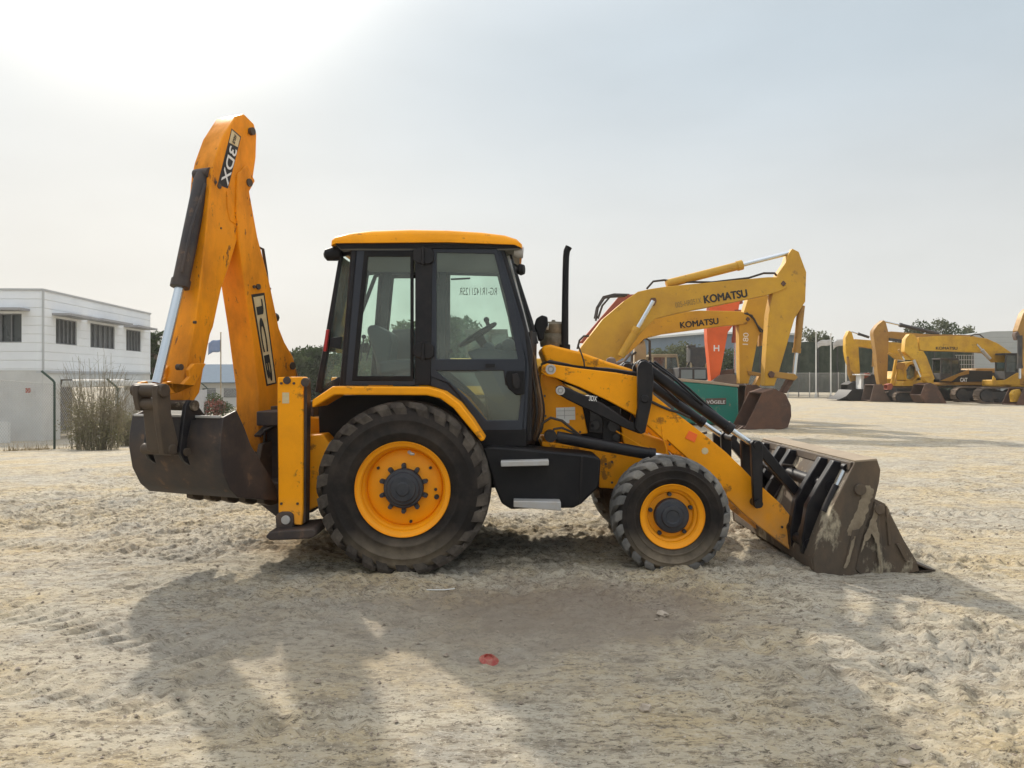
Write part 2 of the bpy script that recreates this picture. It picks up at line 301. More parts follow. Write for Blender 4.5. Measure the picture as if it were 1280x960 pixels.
def ground():
    xs = axis(-5.2, 5.4, .022, 900, 1.05); ys = axis(2.9, 9.5, .022, 900, 1.028, back=-60)
    X, Y = np.meshgrid(xs, ys); Z = base_z(X, Y)
    # domain-warped noise: sand churned by wheels and feet
    wx = vnoise(X*1.3, Y*1.3, 1)*.5; wy = vnoise(X*1.3+9, Y*1.3, 2)*.5
    churn = sstep(-.12, .22, vnoise(X*.35+3, Y*.35, 3)+.6*vnoise(X*1.1, Y*1.1+5, 4))
    smooth_zone = np.exp(-(((X-.2)/2.3)**2+((Y-4.2)/1.3)**2))       # packed ground in front of the machine
    churn = churn*(1-.6*smooth_zone)+.22
    fade = 1/(1+np.maximum(Y-12, 0)*.06)
    z = .05*vnoise(X*.7, Y*.7, 5)+.022*vnoise(X*2.2+wx, Y*2.2+wy, 6)
    r1 = 1-np.abs(2*vnoise(X*5+wx*6, Y*8+wy*6, 7)); r2 = 1-np.abs(2*vnoise(X*11+wx*9, Y*15+wy*9, 8))
    r3 = 1-np.abs(2*vnoise(X*23+wx*11, Y*27+wy*11, 13))
    z += churn*(.030*(r1-.5)+.030*(r2-.5)+.026*(r3-.5)+.018*vnoise(X*19, Y*26, 9))+.012*vnoise(X*38, Y*42, 10)*(.4+churn)
    z += .006*np.clip(vnoise(X*28+4, Y*28, 12)-.22, 0, 1)*8*churn
    # footprints, lower right
    r = np.random.default_rng(5)
    fp = [(870, 800), (905, 792), (950, 808), (1000, 800), (1045, 815), (1090, 806), (1135, 790), (1180, 805), (1225, 790), (1262, 800), (960, 845), (1010, 838), (1060, 850), (1115, 835), (1160, 845), (1205, 832), (1250, 840),
          (930, 870), (1100, 872), (1180, 868), (1230, 875), (1000, 760), (1060, 772), (1150, 765), (1235, 772), (300, 900), (345, 915), (390, 910), (430, 905), (250, 850), (1215, 715), (1160, 740)]
    for px, py in fp:
        p = at(px, py, F*H/(py-HY)); a = r.uniform(-.5, .5); c, s_ = math.cos(a), math.sin(a)
        dx = (X-p.x)*c+(Y-p.y)*s_; dy = -(X-p.x)*s_+(Y-p.y)*c; q = (dx/.075)**2+(dy/.12)**2
        z += -.030*np.exp(-q**2)+.014*np.exp(-(q-1.7)**2*1.6)
    # tyre tracks: bars across two lines
    def track(x0, y0, x1, y1, wd, pitch, dep):
        nonlocal z
        dx, dy = x1-x0, y1-y0; l_ = math.hypot(dx, dy); dx /= l_; dy /= l_
        a = (X-x0)*dx+(Y-y0)*dy; b = -(X-x0)*dy+(Y-y0)*dx
        m_ = np.exp(-((b/wd)**6))*sstep(0, .3, a)*sstep(l_, l_-.3, a)
        z += m_*(-.012+dep*np.tanh(3*np.sin(2*math.pi*(a+.35*np.abs(b))/pitch)))
    track(2.6, 6.9, 5.4, 6.1, .18, .13, .016); track(2.2, 9.5, 7.5, 8.2, .2, .16, .016); track(-5.2, 5.9, -1.4, 4.1, .18, .15, .014); track(-4.8, 4.4, -.9, 3.4, .17, .14, .010); track(1.6, 8.0, 6.4, 7.5, .18, .14, .014); track(-5.5, 7.3, -2.4, 6.4, .18, .15, .014)
    track(1.9, 3.9, 4.0, 4.9, .17, .14, .014); track(-6, 8.2, -2, 7.6, .18, .15, .009)
    # broad wheel ruts beyond the loader
    for k in range(6):
        z += -.03*np.exp(-(((Y-17-3.1*k)-.22*(X-6)+.9*np.sin(X*.13+k))/.35)**2)*sstep(1.5, 6, X)
    for (cx, cy, cr) in ((-.86, 6.25, .5), (1.29, 6.25, .4)):          # sand dished up round the near tyres
        z += .02*np.exp(-(((X-cx)/cr)**2+((Y-5.93)/.05)**2))
    Z = Z+z*fade
    ny, nx = X.shape; me = bpy.data.meshes.new('ground')
    co = np.stack([X, Y, Z], -1).reshape(-1, 3).astype(np.float32)
    i = np.arange(ny*nx).reshape(ny, nx); q = np.stack([i[:-1, :-1], i[:-1, 1:], i[1:, 1:], i[1:, :-1]], -1).reshape(-1, 4)
    me.vertices.add(len(co)); me.vertices.foreach_set('co', co.ravel()); me.loops.add(q.size); me.loops.foreach_set('vertex_index', q.ravel().astype(np.int32))
    me.polygons.add(len(q)); me.polygons.foreach_set('loop_start', np.arange(0, q.size, 4, dtype=np.int32)); me.polygons.foreach_set('use_smooth', np.ones(len(q), bool)); me.update()
    m_ = bpy.data.materials.new('churned_sand'); m_.use_nodes = True; t = m_.node_tree; b = t.nodes['Principled BSDF']; l = t.links.new
    b.inputs['Roughness'].default_value = .95; b.inputs['Specular IOR Level'].default_value = .15
    g = N(t, 'ShaderNodeNewGeometry')
    def noise(sc, det=8, ro=.65, mpv=None):
        n = N(t, 'ShaderNodeTexNoise'); n.inputs['Scale'].default_value = sc; n.inputs['Detail'].default_value = det; n.inputs['Roughness'].default_value = ro
        if mpv: 
            q_ = N(t, 'ShaderNodeMapping'); q_.inputs['Scale'].default_value = mpv; l(g.outputs['Position'], q_.inputs[0]); l(q_.outputs[0], n.inputs['Vector'])
        else: l(g.outputs['Position'], n.inputs['Vector'])
        return n.outputs[0]
    def rng(src, a, b_, c=0, d=1):
        r_ = N(t, 'ShaderNodeMapRange'); l(src, r_.inputs[0])
        for i_, v in enumerate((a, b_, c, d)): r_.inputs[1+i_].default_value = v
        return r_.outputs[0]
    def mix(f, a, b_):
        x = N(t, 'ShaderNodeMix', data_type='RGBA')
        l(f, x.inputs[0])
        for s_, k in ((a, 6), (b_, 7)):
            if isinstance(s_, tuple): x.inputs[k].default_value = s_+(1,)
            else: l(s_, x.inputs[k])
        return x.outputs[2]
    c = mix(rng(noise(.55, 8, .72), .42, .56), (.50, .405, .255), (.40, .37, .31))          # yellow sand / grey sand
    c = mix(rng(noise(1.7, 8, .75, (.7, 1.6, 1)), .46, .60, 0, .8), c, (.53, .475, .37))
    c = mix(rng(noise(4.2, 9, .8, (.6, 1.6, 1)), .51, .62, 0, .75), c, (.215, .18, .13))          # darker crumbs
    c = mix(rng(noise(15, 8, .85, (.6, 1.6, 1)), .52, .57, 0, .72), c, (.155, .125, .09))
    c = mix(rng(noise(30, 6, .8, (.7, 1.3, 1)), .56, .60, 0, .8), c, (.08, .065, .048))                           # grit
    c = mix(rng(noise(42, 5, .8), .57, .62, 0, .75), c, (.60, .54, .44))
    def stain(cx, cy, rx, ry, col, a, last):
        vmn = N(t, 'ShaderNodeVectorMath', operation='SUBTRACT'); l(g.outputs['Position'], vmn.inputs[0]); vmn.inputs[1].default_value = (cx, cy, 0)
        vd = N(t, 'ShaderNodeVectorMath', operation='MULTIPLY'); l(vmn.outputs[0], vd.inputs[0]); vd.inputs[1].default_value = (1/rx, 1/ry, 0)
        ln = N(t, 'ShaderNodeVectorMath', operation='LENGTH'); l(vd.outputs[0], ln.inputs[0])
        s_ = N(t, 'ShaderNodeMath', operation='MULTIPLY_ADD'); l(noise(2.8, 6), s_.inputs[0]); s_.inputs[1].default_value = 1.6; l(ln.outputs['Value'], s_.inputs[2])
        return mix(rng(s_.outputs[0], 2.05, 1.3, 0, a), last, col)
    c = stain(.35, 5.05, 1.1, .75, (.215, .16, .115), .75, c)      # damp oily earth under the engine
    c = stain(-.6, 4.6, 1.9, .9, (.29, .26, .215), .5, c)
    c = stain(-4.4, 5.0, .5, .35, (.36, .21, .06), .5, c); c = stain(-5.0, 6.2, .7, .3, (.36, .22, .07), .35, c)
    c = stain(-1.5, 7.0, .9, .5, (.36, .22, .09), .5, c)
    l(c, b.inputs['Base Color'])
    s1 = N(t, 'ShaderNodeMath', operation='MULTIPLY_ADD'); l(noise(24, 8, .8, (1, 1.3, 1)), s1.inputs[0]); s1.inputs[1].default_value = 1.6; l(noise(4, 6, .7, (1, 1.6, 1)), s1.inputs[2])
    bp = N(t, 'ShaderNodeBump'); bp.inputs['Strength'].default_value = .62; bp.inputs['Distance'].default_value = .045; l(s1.outputs[0], bp.inputs['Height']); l(bp.outputs[0], b.inputs['Normal'])
    me.materials.append(m_); o = bpy.data.objects.new('ground', me); S.collection.objects.link(o); o['kind'] = 'structure'
    return xs, ys, Z
GX, GY, GZ = ground()
def gs(x, y):
    "height of the finished ground mesh"
    i = min(max(int(np.searchsorted(GX, x)), 1), len(GX)-1); j = min(max(int(np.searchsorted(GY, y)), 1), len(GY)-1)
    return float(GZ[j-1:j+1, i-1:i+1].mean())

# ------------------------------------------------------------------ the backhoe loader
BL = thing('backhoe_loader', 'yellow and black backhoe loader in the foreground, its front bucket resting on the sand', 'backhoe loader', (0, 7.05, 0))
YF, YN = 7.75, 6.35                                   # far / near side of the cab
Y0 = 6.0
def reg(pts, k): return zz(k, pts)
# chassis and axles
mb = MB(); a0 = at(392, 0, 6.7).x; a1 = at(800, 0, 6.7).x
mb.box(a0, a1, 6.68, 6.86, .58, .86); mb.box(a0, a1, 7.24, 7.42, .58, .86); mb.box(a0+.3, a1-.5, 6.80, 7.3, .60, .80)
mb.tube([at(503, 612, Y0)+Vector((0, .35, 0)), at(503, 612, Y0)+Vector((0, 1.75, 0))], .13); mb.tube([at(841, 646, 6.08)+Vector((0, .3, 0)), at(841, 646, 6.08)+Vector((0, 1.65, 0))], .09)
mb.lathe((-.86, 7.05, .66), [(0, -.24), (.16, -.2), (.24, 0), (.16, .2), (0, .24)], n=20)
mb.lathe((1.29, 7.05, .46), [(0, -.2), (.13, -.16), (.18, 0), (.13, .16), (0, .2)], n=20)
mb.prism([(430, 0), (560, 300), (590, 430), (640, 470), (690, 460), (690, 380), (700, 0)], 6.7, 7.4, 6.3, k='R6')
mb.build('chassis', M['matblack'], BL, .01)
# rear frame in front of kingpost
mb = MB(); mb.prism([(378, 545), (402, 543), (418, 560), (418, 622), (384, 640), (376, 622)], 6.25, 7.85, 6.25); mb.prism([(384, 520), (432, 528), (440, 560), (384, 560)], 6.6, 7.6, 6.6)
mb.build('rear_frame', M['yellow'], BL, .012)
mb = MB(); mb.prism([(316, 525), (392, 500), (392, 640), (350, 650), (322, 628)], 6.62, 8.0, 6.62); mb.box(-2.12, -1.78, 6.3, 8.02, .55, .68); mb.box(-2.12, -1.78, 6.3, 8.02, 1.15, 1.27)
mb.build('slide_frame', M['darksteel'], BL, .01)

# wheels ------------------------------------------------------------
def wheel(name, c, R, wd, rim_r, nl, lug_h, lugmat, front):
    "c: centre of the near sidewall face, axis towards -Y is outward"
    e_ = bpy.data.objects.new(name, None); S.collection.objects.link(e_); e_.parent = BL; e_.location = Vector(c)-Vector(BL.location)
    Rc = R-lug_h
    mb = MB(); prof = []
    hw = wd/2
    pr = [(rim_r, .035), (rim_r+.02, .012), (rim_r+.06, .002), (rim_r+(Rc-rim_r)*.25, -.010), (rim_r+(Rc-rim_r)*.27, -.016), (rim_r+(Rc-rim_r)*.31, -.016), (rim_r+(Rc-rim_r)*.33, -.010), (rim_r+(Rc-rim_r)*.58, -.012), (rim_r+(Rc-rim_r)*.60, -.017), (rim_r+(Rc-rim_r)*.63, -.017), (rim_r+(Rc-rim_r)*.65, -.010), (rim_r+(Rc-rim_r)*.78, -.006), (Rc-.035, .012), (Rc-.012, .04), (Rc, .09)]
    prof = pr+[(Rc+.004, hw)]+[(r, wd-h) for r, h in reversed(pr)]
    mb.lathe(c, prof, n=96)
    t = mb.build('tyre', M['rubber'], e_, smooth=50)
    lg = MB(); C = Vector(c)
    for i in range(nl):
        for side in (0, 1):
            a0_ = 2*math.pi*(i+.5*side)/nl; sg = 1 if side == 0 else -1
            skew = (.34 if not front else .30)
            path = [(0, hw+.02*sg, R), (.35, hw-.3*hw*sg, R), (.75, hw-.72*hw*sg, R-.004), (.95, hw-.97*hw*sg, R-.016), (1.0, hw-1.035*hw*sg, R-.05), (1.0+random.uniform(.16, .30), hw-1.01*hw*sg, R-lug_h*2.6-.03-random.uniform(0, .02))]
            tw = math.pi*2/nl*.215
            vs = []; jit = random.uniform(-.03, .03)
            for (u, y, r) in path:
                a = a0_-skew*u+jit*u; tt = tw*(1+.35*u)
                dn = lug_h*1.3 if y > .03 and y < wd-.03 else lug_h*.2
                if u < .99 or False:
                    inner = [(a-tt*1.35, y, Rc-.012), (a-tt, y, r), (a+tt, y, r), (a+tt*1.35, y, Rc-.012)]
                else:
                    yi = .03 if side == 0 else wd-.03
                    inner = [(a-tt*1.3, yi, r-.004), (a-tt, y, r), (a+tt, y, r), (a+tt*1.3, yi, r-.004)]
                vs += [C+Vector((math.cos(q)*rr, yy, math.sin(q)*rr)) for q, yy, rr in inner]
            n = len(path); fs = [(0, 1, 2, 3), tuple(4*(n-1)+j for j in (3, 2, 1, 0))]
            for j in range(n-1):
                for k in range(4): fs.append((4*j+k, 4*j+(k+1) % 4, 4*j+4+(k+1) % 4, 4*j+4+k))
            lg.add(vs, fs)
    lg.build('tyre_tread', lugmat, t, .006, smooth=0)
    # rim
    mb = MB()
    if not front:
        pr = [(rim_r+.012, -.006), (rim_r+.010, .012), (rim_r-.004, .020), (rim_r-.022, .026), (rim_r-.030, .075), (rim_r-.040, .085), (rim_r-.050, .13), (rim_r-.058, .150), (rim_r-.066, .138), (rim_r-.10, .122), (.10, .10), (.02, .10)]
    else:
        pr = [(rim_r+.010, -.003), (rim_r+.010, .010), (rim_r-.006, .018), (rim_r-.026, .026), (rim_r-.032, .065), (rim_r-.055, .075), (rim_r-.065, .10), (.06, .095), (.02, .095)]
    pr = [(r, h) for r, h in pr]; pb = [(r-.006 if r > .03 else r, h+.012) for r, h in reversed(pr)]
    mb.lathe(c, [(rim_r+.016, .004)]+pr+pb, n=80, closed=True)
    rim = mb.build('rim', M['wheel_yellow'], e_, smooth=30)
    hb = MB(); hr = .158 if not front else .138
    if not front:
        hb.lathe(c, [(0, .0), (.05, .0), (.055, .010), (hr*.62, .012), (hr*.66, .022), (hr*.80, .026), (hr*.84, .042), (hr*.97, .046), (hr, .055), (hr, .12)], n=40)
        for i in range(10):
            q = 2*math.pi*(i+.5)/10; r = hr+.026; p = C+Vector((math.cos(q)*r, .055, math.sin(q)*r)); hb.disc(p, (0, 1, 0), .019, .05, 6)
            hb.prism([(math.cos(q)*r+dx*math.cos(q)-dz*math.sin(q)+C.x, math.sin(q)*r+dx*math.sin(q)+dz*math.cos(q)+C.z) for dx, dz in ((-.04, -.02), (.01, -.016), (.01, .016), (-.04, .02))], C.y+.07, C.y+.1, raw=True)
    else:
        hb.lathe(c, [(0, .0), (.05, .0), (.055, -.008), (.085, -.006), (.09, .012), (hr*.9, .018), (hr, .03), (hr, .11)], n=40)
        for i in range(5):
            q = 2*math.pi*(i+.3)/5; r = hr+.032; p = C+Vector((math.cos(q)*r, .062, math.sin(q)*r)); hb.disc(p, (0, 1, 0), .018, .04, 6)
    hb.build('hub', M['hub'], e_, .003, smooth=30)
    mb = MB()
    for i, (a, r) in enumerate(((.65, .72), (2.5, .72), (4.9, .76), (-.28, .74), (-.06, .69))):
        rr = r*rim_r if not front else .80*rim_r
        if front and i > 0: break
        p = C+Vector((math.cos(a)*rr, (.104 if not front else .08), math.sin(a)*rr)); mb.disc(p, (0, 1, 0), .012 if i != 3 else .02, .02, 12)
    mb.sep('drain_hole', M['ink'], rim, smooth=0)
    if not front:
        mb = MB(); p = C+Vector((.045, .07, rim_r-.075)); mb.tube([p, p+Vector((.02, -.03, -.012)), p+Vector((.045, -.035, -.014))], [.016, .013, .009], 10); mb.build('valve', M['silver'], rim)
    return e_
cR = at(503, 612, Y0); cF = at(841, 646, 6.08)
w1 = wheel('rear_wheel', cR, .698, .46, .365, 26, .040, M['rubber_lug'], False)
w2 = wheel('front_wheel', cF, .478, .33, .246, 22, .028, M['rubber_grey'], True)
for w_, dy in ((w1, 14.1), (w2, 14.1)):
    c = copy_tree(w_, BL); c.rotation_euler = (0, 0, math.pi); p = Vector(w_.location); c.location = (p.x, -p.y, p.z)

# fenders ------------------------------------------------------------
top = [(0, 762), (85, 705), (480, 708), (545, 727), (610, 775), (665, 845), (717, 925)]
th = [(700, 934), (640, 862), (585, 795), (530, 755), (475, 742), (92, 740), (0, 795)]
for (a, b, nm) in ((6.03, 6.50, 'fender'), (7.60, 8.07, 'fender')):
    mb = MB(); mb.prism(top+th, a, b, 6.03, k='R3'); mb.build(nm, M['yellow'], BL, .012)
mb = MB()
for a in (6.50, 7.56):
    mb.prism([(398, 508), (416, 494), (538, 494), (572, 510), (600, 550), (608, 600), (590, 660), (540, 690), (470, 690), (440, 640), (400, 560)], a, a+.04, 6.5)
mb.sep('inner_fender', M['matblack'], BL)

# cab ------------------------------------------------------------
outer = [(186, 120), (775, 122), (880, 470), (900, 640), (885, 945), (640, 945), (600, 800), (545, 722), (480, 700), (135, 700)]
h1 = [(222, 150), (432, 150), (432, 675), (172, 675)]
h2 = [(500, 132), (760, 135), (886, 600), (874, 880), (705, 890), (625, 765), (560, 690), (490, 660)]
def side(a, b):
    mb = MB(); mb.prism(outer, a, b, YN, k='R3', holes=[h1, h2]); o = mb.build('cab_frame', M['frame'], BL, .008)
    return o
side(YN, YN+.07); side(YF-.07, YF)
def pane(k, poly, w, name, parent, m_=None, wr=None, th_=.006):
    mb = MB(); mb.prism(poly, w, w+th_, wr if wr else YN, k=k); return mb.build(name, m_ or M['glass'], parent, smooth=0)
def shrink(pts, d):
    c = (sum(p[0] for p in pts)/len(pts), sum(p[1] for p in pts)/len(pts)); out = []
    for p in pts:
        v = Vector((p[0]-c[0], p[1]-c[1])); out.append((p[0]-v.normalized().x*d, p[1]-v.normalized().y*d))
    return out
for sgn, wn in ((1, YN-.006), (-1, YF-.030)):
    # rear quarter window with its black surround
    mb = MB(); mb.prism([(216, 145), (420, 145), (420, 682), (165, 682)], wn, wn+.036, YN, k='R3', holes=[[(232, 168), (407, 168), (407, 662), (186, 662)]])
    q = mb.build('side_window', M['matblack'], BL, .006); pane('R3', [(228, 160), (412, 160), (412, 666), (180, 668)], wn+.015, 'window_glass', q)
    # door
    mb = MB(); mb.prism([(494, 128), (766, 132), (838, 380), (884, 600), (884, 720), (872, 886), (700, 890), (620, 760), (560, 690), (488, 664)], wn-.004, wn+.036, YN, k='R3',
                        holes=[[(516, 152), (754, 158), (806, 360), (852, 592), (516, 592)], [(516, 642), (792, 640), (800, 700), (866, 735), (852, 845), (722, 845), (640, 752), (575, 690)]])
    d = mb.build('door', M['frame'], BL, .007)
    g1 = pane('R3', [(510, 146), (758, 152), (812, 360), (858, 597), (510, 597)], wn+.012, 'door_glass', d)
    g2 = pane('R3', [(510, 638), (797, 634), (806, 696), (872, 731), (857, 850), (718, 850), (636, 757), (570, 694)], wn+.012, 'door_glass', d)
    mb = MB(); mb.prism([(806, 640), (880, 640), (880, 738), (845, 742), (812, 715), (800, 680)], wn-.02, wn, YN, k='R3'); lt = mb.build('door_latch', M['matblack'], d, .01)
    mb = MB(); mb.prism([(828, 655), (850, 650), (862, 680), (858, 712), (842, 716), (830, 700)], wn-.035, wn-.02, YN, k='R3'); mb.build('door_handle', M['black'], lt, .006)
    for y in (170, 560):
        mb = MB(); mb.prism([(420, y-25), (436, y-35), (490, y-35), (506, y-20), (506, y+20), (488, y+32), (440, y+28), (420, y+15)], wn-.035, wn, YN, k='R3'); mb.tube([FM.P(zz('R3', [(462, y-38)])[0], wn-.045, YN), FM.P(zz('R3', [(462, y+38)])[0], wn-.045, YN)], .014)
        mb.build('hinge', M['black'], d, .006)
    mb = MB(); mb.prism([(428, 120), (500, 120), (492, 700), (428, 700)], wn-.014, wn, YN, k='R3'); mb.build('door_pillar', M['black'], BL, .012)
mb = MB(); mb.prism([(718, 612), (758, 612), (758, 626), (718, 626)], YN-.03, YN-.005, YN, k='R3'); mb.build('door_catch', M['black'], BL)
# faint mirrored number painted on the far window
lt = mat('faint_window_paint', (.36, .46, .41), .7)
text('RG-1R1421125R', zz('R3', [(610, 312)])[0], zz('R3', [(765, 312)])[0], .075, YF-.035, lt, BL, mirror=True)
# rear chamfer of the cab: slanted pillars, glass between, narrowing towards the centreline
def quad(mb, pts, th_, ):
    a = [Vector(p) for p in pts]; n = (a[1]-a[0]).cross(a[2]-a[0]).normalized()*th_; m_ = len(a)
    mb.add(a+[p+n for p in a], [tuple(range(m_)), tuple(range(2*m_-1, m_-1, -1))]+[(i, (i+1) % m_, m_+(i+1) % m_, m_+i) for i in range(m_)])
def zp(k, x, y, w): return FM.P(zz(k, [(x, y)])[0], w)
for mir in (0, 1):
    f_ = (lambda v: Vector((v.x, 14.1-v.y, v.z))) if mir else (lambda v: v)
    mb = MB(); A = lambda x, y, w: f_(zp('R3', x, y, w))
    mb.tube([A(122, 160, 6.47), A(58, 560, 6.47), A(28, 730, 6.47)], [.020, .030, .034], 8)
    mb.tube([A(176, 128, 6.38), A(150, 450, 6.38), A(128, 720, 6.38)], [.03, .03, .034], 8)
    quad(mb, [A(128, 500, 6.46), A(82, 505, 6.46), A(78, 545, 6.46), A(124, 550, 6.46)], .05)
    quad(mb, [A(120, 120, 6.46), A(185, 120, 6.38), A(180, 150, 6.38), A(118, 170, 6.46)], .02)
    quad(mb, [A(60, 690, 6.46), A(140, 655, 6.38), A(135, 720, 6.38), A(28, 735, 6.46)], .02)
    o = mb.build('rear_pillar', M['black'], BL, .004)
    mb = MB(); quad(mb, [A(122, 165, 6.46), A(172, 140, 6.4), A(130, 700, 6.4), A(34, 720, 6.46)], .005); mb.build('rear_corner_glass', M['cglass'], o, smooth=0)
    # front corner
    mb = MB()
    mb.tube([A(808, 135, 6.60), A(905, 440, 6.60), A(925, 530, 6.60)], [.022, .024, .028], 8)
    mb.tube([A(780, 122, 6.38), A(862, 400, 6.38), A(900, 560, 6.38), A(898, 930, 6.38)], [.026, .028, .03, .03], 8)
    quad(mb, [A(860, 480, 6.36), A(932, 480, 6.6), A(925, 945, 6.6), A(880, 945, 6.36)], .03)
    o = mb.build('front_pillar', M['black'], BL, .004)
    mb = MB(); quad(mb, [A(790, 130, 6.4), A(816, 135, 6.6), A(912, 480, 6.6), A(880, 480, 6.4)], .005); mb.build('front_corner_glass', M['glass'], o, smooth=0)
    mb = MB(); mb.tube([A(812, 165, 6.45), A(895, 480, 6.45)], .012, 6); mb.build('window_seal', M['silver'], o)
# windscreen + rear screen
mb = MB(); quad(mb, [zp('R3', 812, 140, 6.60), zp('R3', 922, 560, 6.60), zp('R3', 922, 560, 6.60)+Vector((0, .9, 0)), zp('R3', 812, 140, 6.6)+Vector((0, .9, 0))], .006); mb.build('windscreen', M['glass'], BL, smooth=0)
mb = MB(); quad(mb, [zp('R3', 118, 165, 6.62), zp('R3', 60, 560, 6.62), zp('R3', 60, 560, 6.62)+Vector((0, .86, 0)), zp('R3', 118, 165, 6.62)+Vector((0, .86, 0))], .006); mb.build('rear_screen', M['glass'], BL, smooth=0)
# lower cab bulkheads, floor
mb = MB(); x0 = zp('R3', 135, 700, YN).x; x1 = zp('R3', 885, 800, YN).x
mb.box(x0+.15, x1, YN+.08, YF-.08, 1.02, 1.06); mb.box(x0, x0+.75, YN+.08, YF-.08, 1.06, 1.16)
mb.prism([(600, 880), (886, 880), (890, 955), (640, 955)], YN-.01, YF+.01, YN, k='R3'); mb.build('cab_floor', M['matblack'], BL, .01)
# roof
mb = MB(); rp = [(70, 118), (72, 92), (88, 74), (150, 58), (240, 48), (400, 43), (560, 46), (700, 55), (800, 68), (850, 86), (872, 112), (872, 128), (845, 116), (560, 106), (90, 110)]
pts = [FM.sz(p, 6.28) for p in zz('R3', rp)]
# crowned roof: several slices, lower and shorter towards both sides
sl_ = [(6.30, .62, .0), (6.33, .86, .0), (6.40, .97, .0), (6.6, 1.0, .0), (7.05, 1.0, .0), (7.5, 1.0, .0), (7.70, .97, .0), (7.77, .86, .0), (7.80, .62, .0)]
zb = min(p[1] for p in pts); cxr = sum(p[0] for p in pts)/len(pts); vs = []; fs = []; n = len(pts)
for (w, f_, _) in sl_:
    for (x, z) in pts: vs.append((cxr+(x-cxr)*(.94+.06*f_), w, zb+(z-zb)*f_ if z > zb+.06 else z))
for i in range(len(sl_)-1):
    for j in range(n): fs.append((i*n+j, i*n+(j+1) % n, (i+1)*n+(j+1) % n, (i+1)*n+j))
fs += [tuple(range(n)), tuple(range(len(vs)-1, len(vs)-n-1, -1))]
mb.add(vs, fs); roof = mb.build('cab_roof', M['yellow'], BL, smooth=55)
mb = MB(); mb.prism([(92, 112), (560, 107), (848, 118), (866, 132), (850, 140), (780, 142), (190, 142), (120, 142)], 6.34, 7.76, YN, k='R3'); mb.build('headliner', M['liner'], BL, .01)
mb = MB(); mb.prism([(95, 112), (850, 118), (862, 134), (800, 136), (190, 136), (120, 138)], 6.325, 6.345, YN, k='R3'); mb.build('roof_gutter', M['matblack'], BL)
for y in (6.42, 7.55):
    mb = MB(); p = zp('R3', 84, 158, y); mb.lathe(p, [(0, -.07), (.05, -.07), (.062, -.03), (.05, .05), (.02, .07), (0, .07)], ax=(-1, 0, -.15), n=18); mb.tube([p, zp('R3', 100, 118, y)], .015, 8)
    a = mb.build('work_lamp', M['matblack'], BL)
    mb = MB(); p = zp('R3', 858, 150, y); mb.lathe(p, [(0, -.045), (.035, -.045), (.048, -.01), (.048, .035), (0, .035)], ax=(1, 0, -.1), n=18); mb.tube([p, zp('R3', 850, 120, y)], .012, 8)
    mb.build('work_lamp', M['silver'], BL)
mb = MB(); mb.lathe(zp('R3', 864, 222, 6.42), [(0, -.03), (.036, -.03), (.05, 0), (.04, .03), (0, .035)], ax=(1, -.3, 0), n=18); mb.tube([zp('R3', 864, 222, 6.42), zp('R3', 838, 200, 6.5)], .01, 6); mb.build('mirror', M['matblack'], BL)
# interior
mb = MB(); A = lambda x, y, w: zp('R3', x, y, w)
mb.prism([(225, 470), (235, 452), (262, 450), (318, 480), (330, 520), (318, 600), (325, 660), (270, 660), (262, 600)], 6.80, 7.25, 6.8, k='R3'); st = mb.build('seat_back', M['seat'], BL, .03)
mb = MB(); mb.prism([(270, 600), (400, 590), (425, 605), (425, 640), (280, 660)], 6.78, 7.27, 6.8, k='R3'); mb.build('seat_cushion', M['seat'], BL, .03)
mb = MB(); mb.prism([(330, 630), (420, 630), (420, 760), (330, 760)], 6.85, 7.2, 6.8, k='R3'); mb.prism([(330, 468), (425, 468), (425, 690), (330, 690)], 7.50, 7.64, 7.5, k='R3'); mb.build('side_console', M['seat'], BL, .02)
mb = MB(); mb.prism([(640, 560), (700, 545), (850, 560), (880, 640), (860, 860), (740, 860), (690, 640)], 6.8, 7.3, 6.8, k='R3')
for (x, y, r) in ((730, 548, .06), (775, 545, .04), (812, 540, .075)): mb.lathe(A(x, y, 7.0), [(0, -.16), (r*.8, -.14), (r, 0), (r*.8, .14), (0, .16)], n=16)
mb.build('dashboard', M['seat'], BL, .02)
mb = MB(); c0 = A(685, 492, 6.95); axv = (A(640, 440, 6.95)-A(690, 520, 6.95)).normalized(); u = Vector((0, 1, 0)); v = axv.cross(u).normalized()
ring = [c0+(u*math.cos(q)*.19+v*math.sin(q)*.19) for q in np.linspace(0, 2*math.pi, 29)]
mb.tube(ring, .016, 8); 
for q in (0, 2.1, 4.2): mb.tube([c0-axv*.03, c0+(u*math.cos(q)*.19+v*math.sin(q)*.19)], .012, 6)
mb.tube([c0, c0-axv*.12, A(742, 600, 6.95)], [.05, .035, .04], 10); mb.tube([A(722, 432, 6.86), A(732, 460, 6.86)], .018, 8); mb.lathe(A(722, 430, 6.86), [(0, -.03), (.026, -.015), (.026, .015), (0, .03)], n=12)
mb.build('steering_wheel', M['matblack'], BL)
mb = MB()
for (x, y, x2, y2, w) in ((200, 600, 215, 500, 6.75), (225, 600, 245, 520, 6.9), (190, 590, 195, 520, 7.2), (560, 600, 575, 560, 6.8)):
    mb.tube([A(x, y, w), A(x2, y2, w)], .008, 6); mb.lathe(A(x2, y2, w), [(0, -.025), (.02, -.012), (.02, .012), (0, .025)], n=10)
mb.build('control_lever', M['black'], BL)
mb = MB(); mb.tube([A(575, 262, YF-.1), A(655, 258, YF-.1)], .010, 6); mb.tube([A(205, 400, 7.3), A(262, 250, 7.3), A(285, 240, 7.3)], .02, 6); mb.build('grab_rail', M['black'], BL)
mb = MB(); mb.prism([(670, 650), (740, 640), (800, 760), (770, 780), (715, 745)], 6.7, 6.72, 6.6, k='R3'); mb.build('floor_mat', M['liner'], BL)

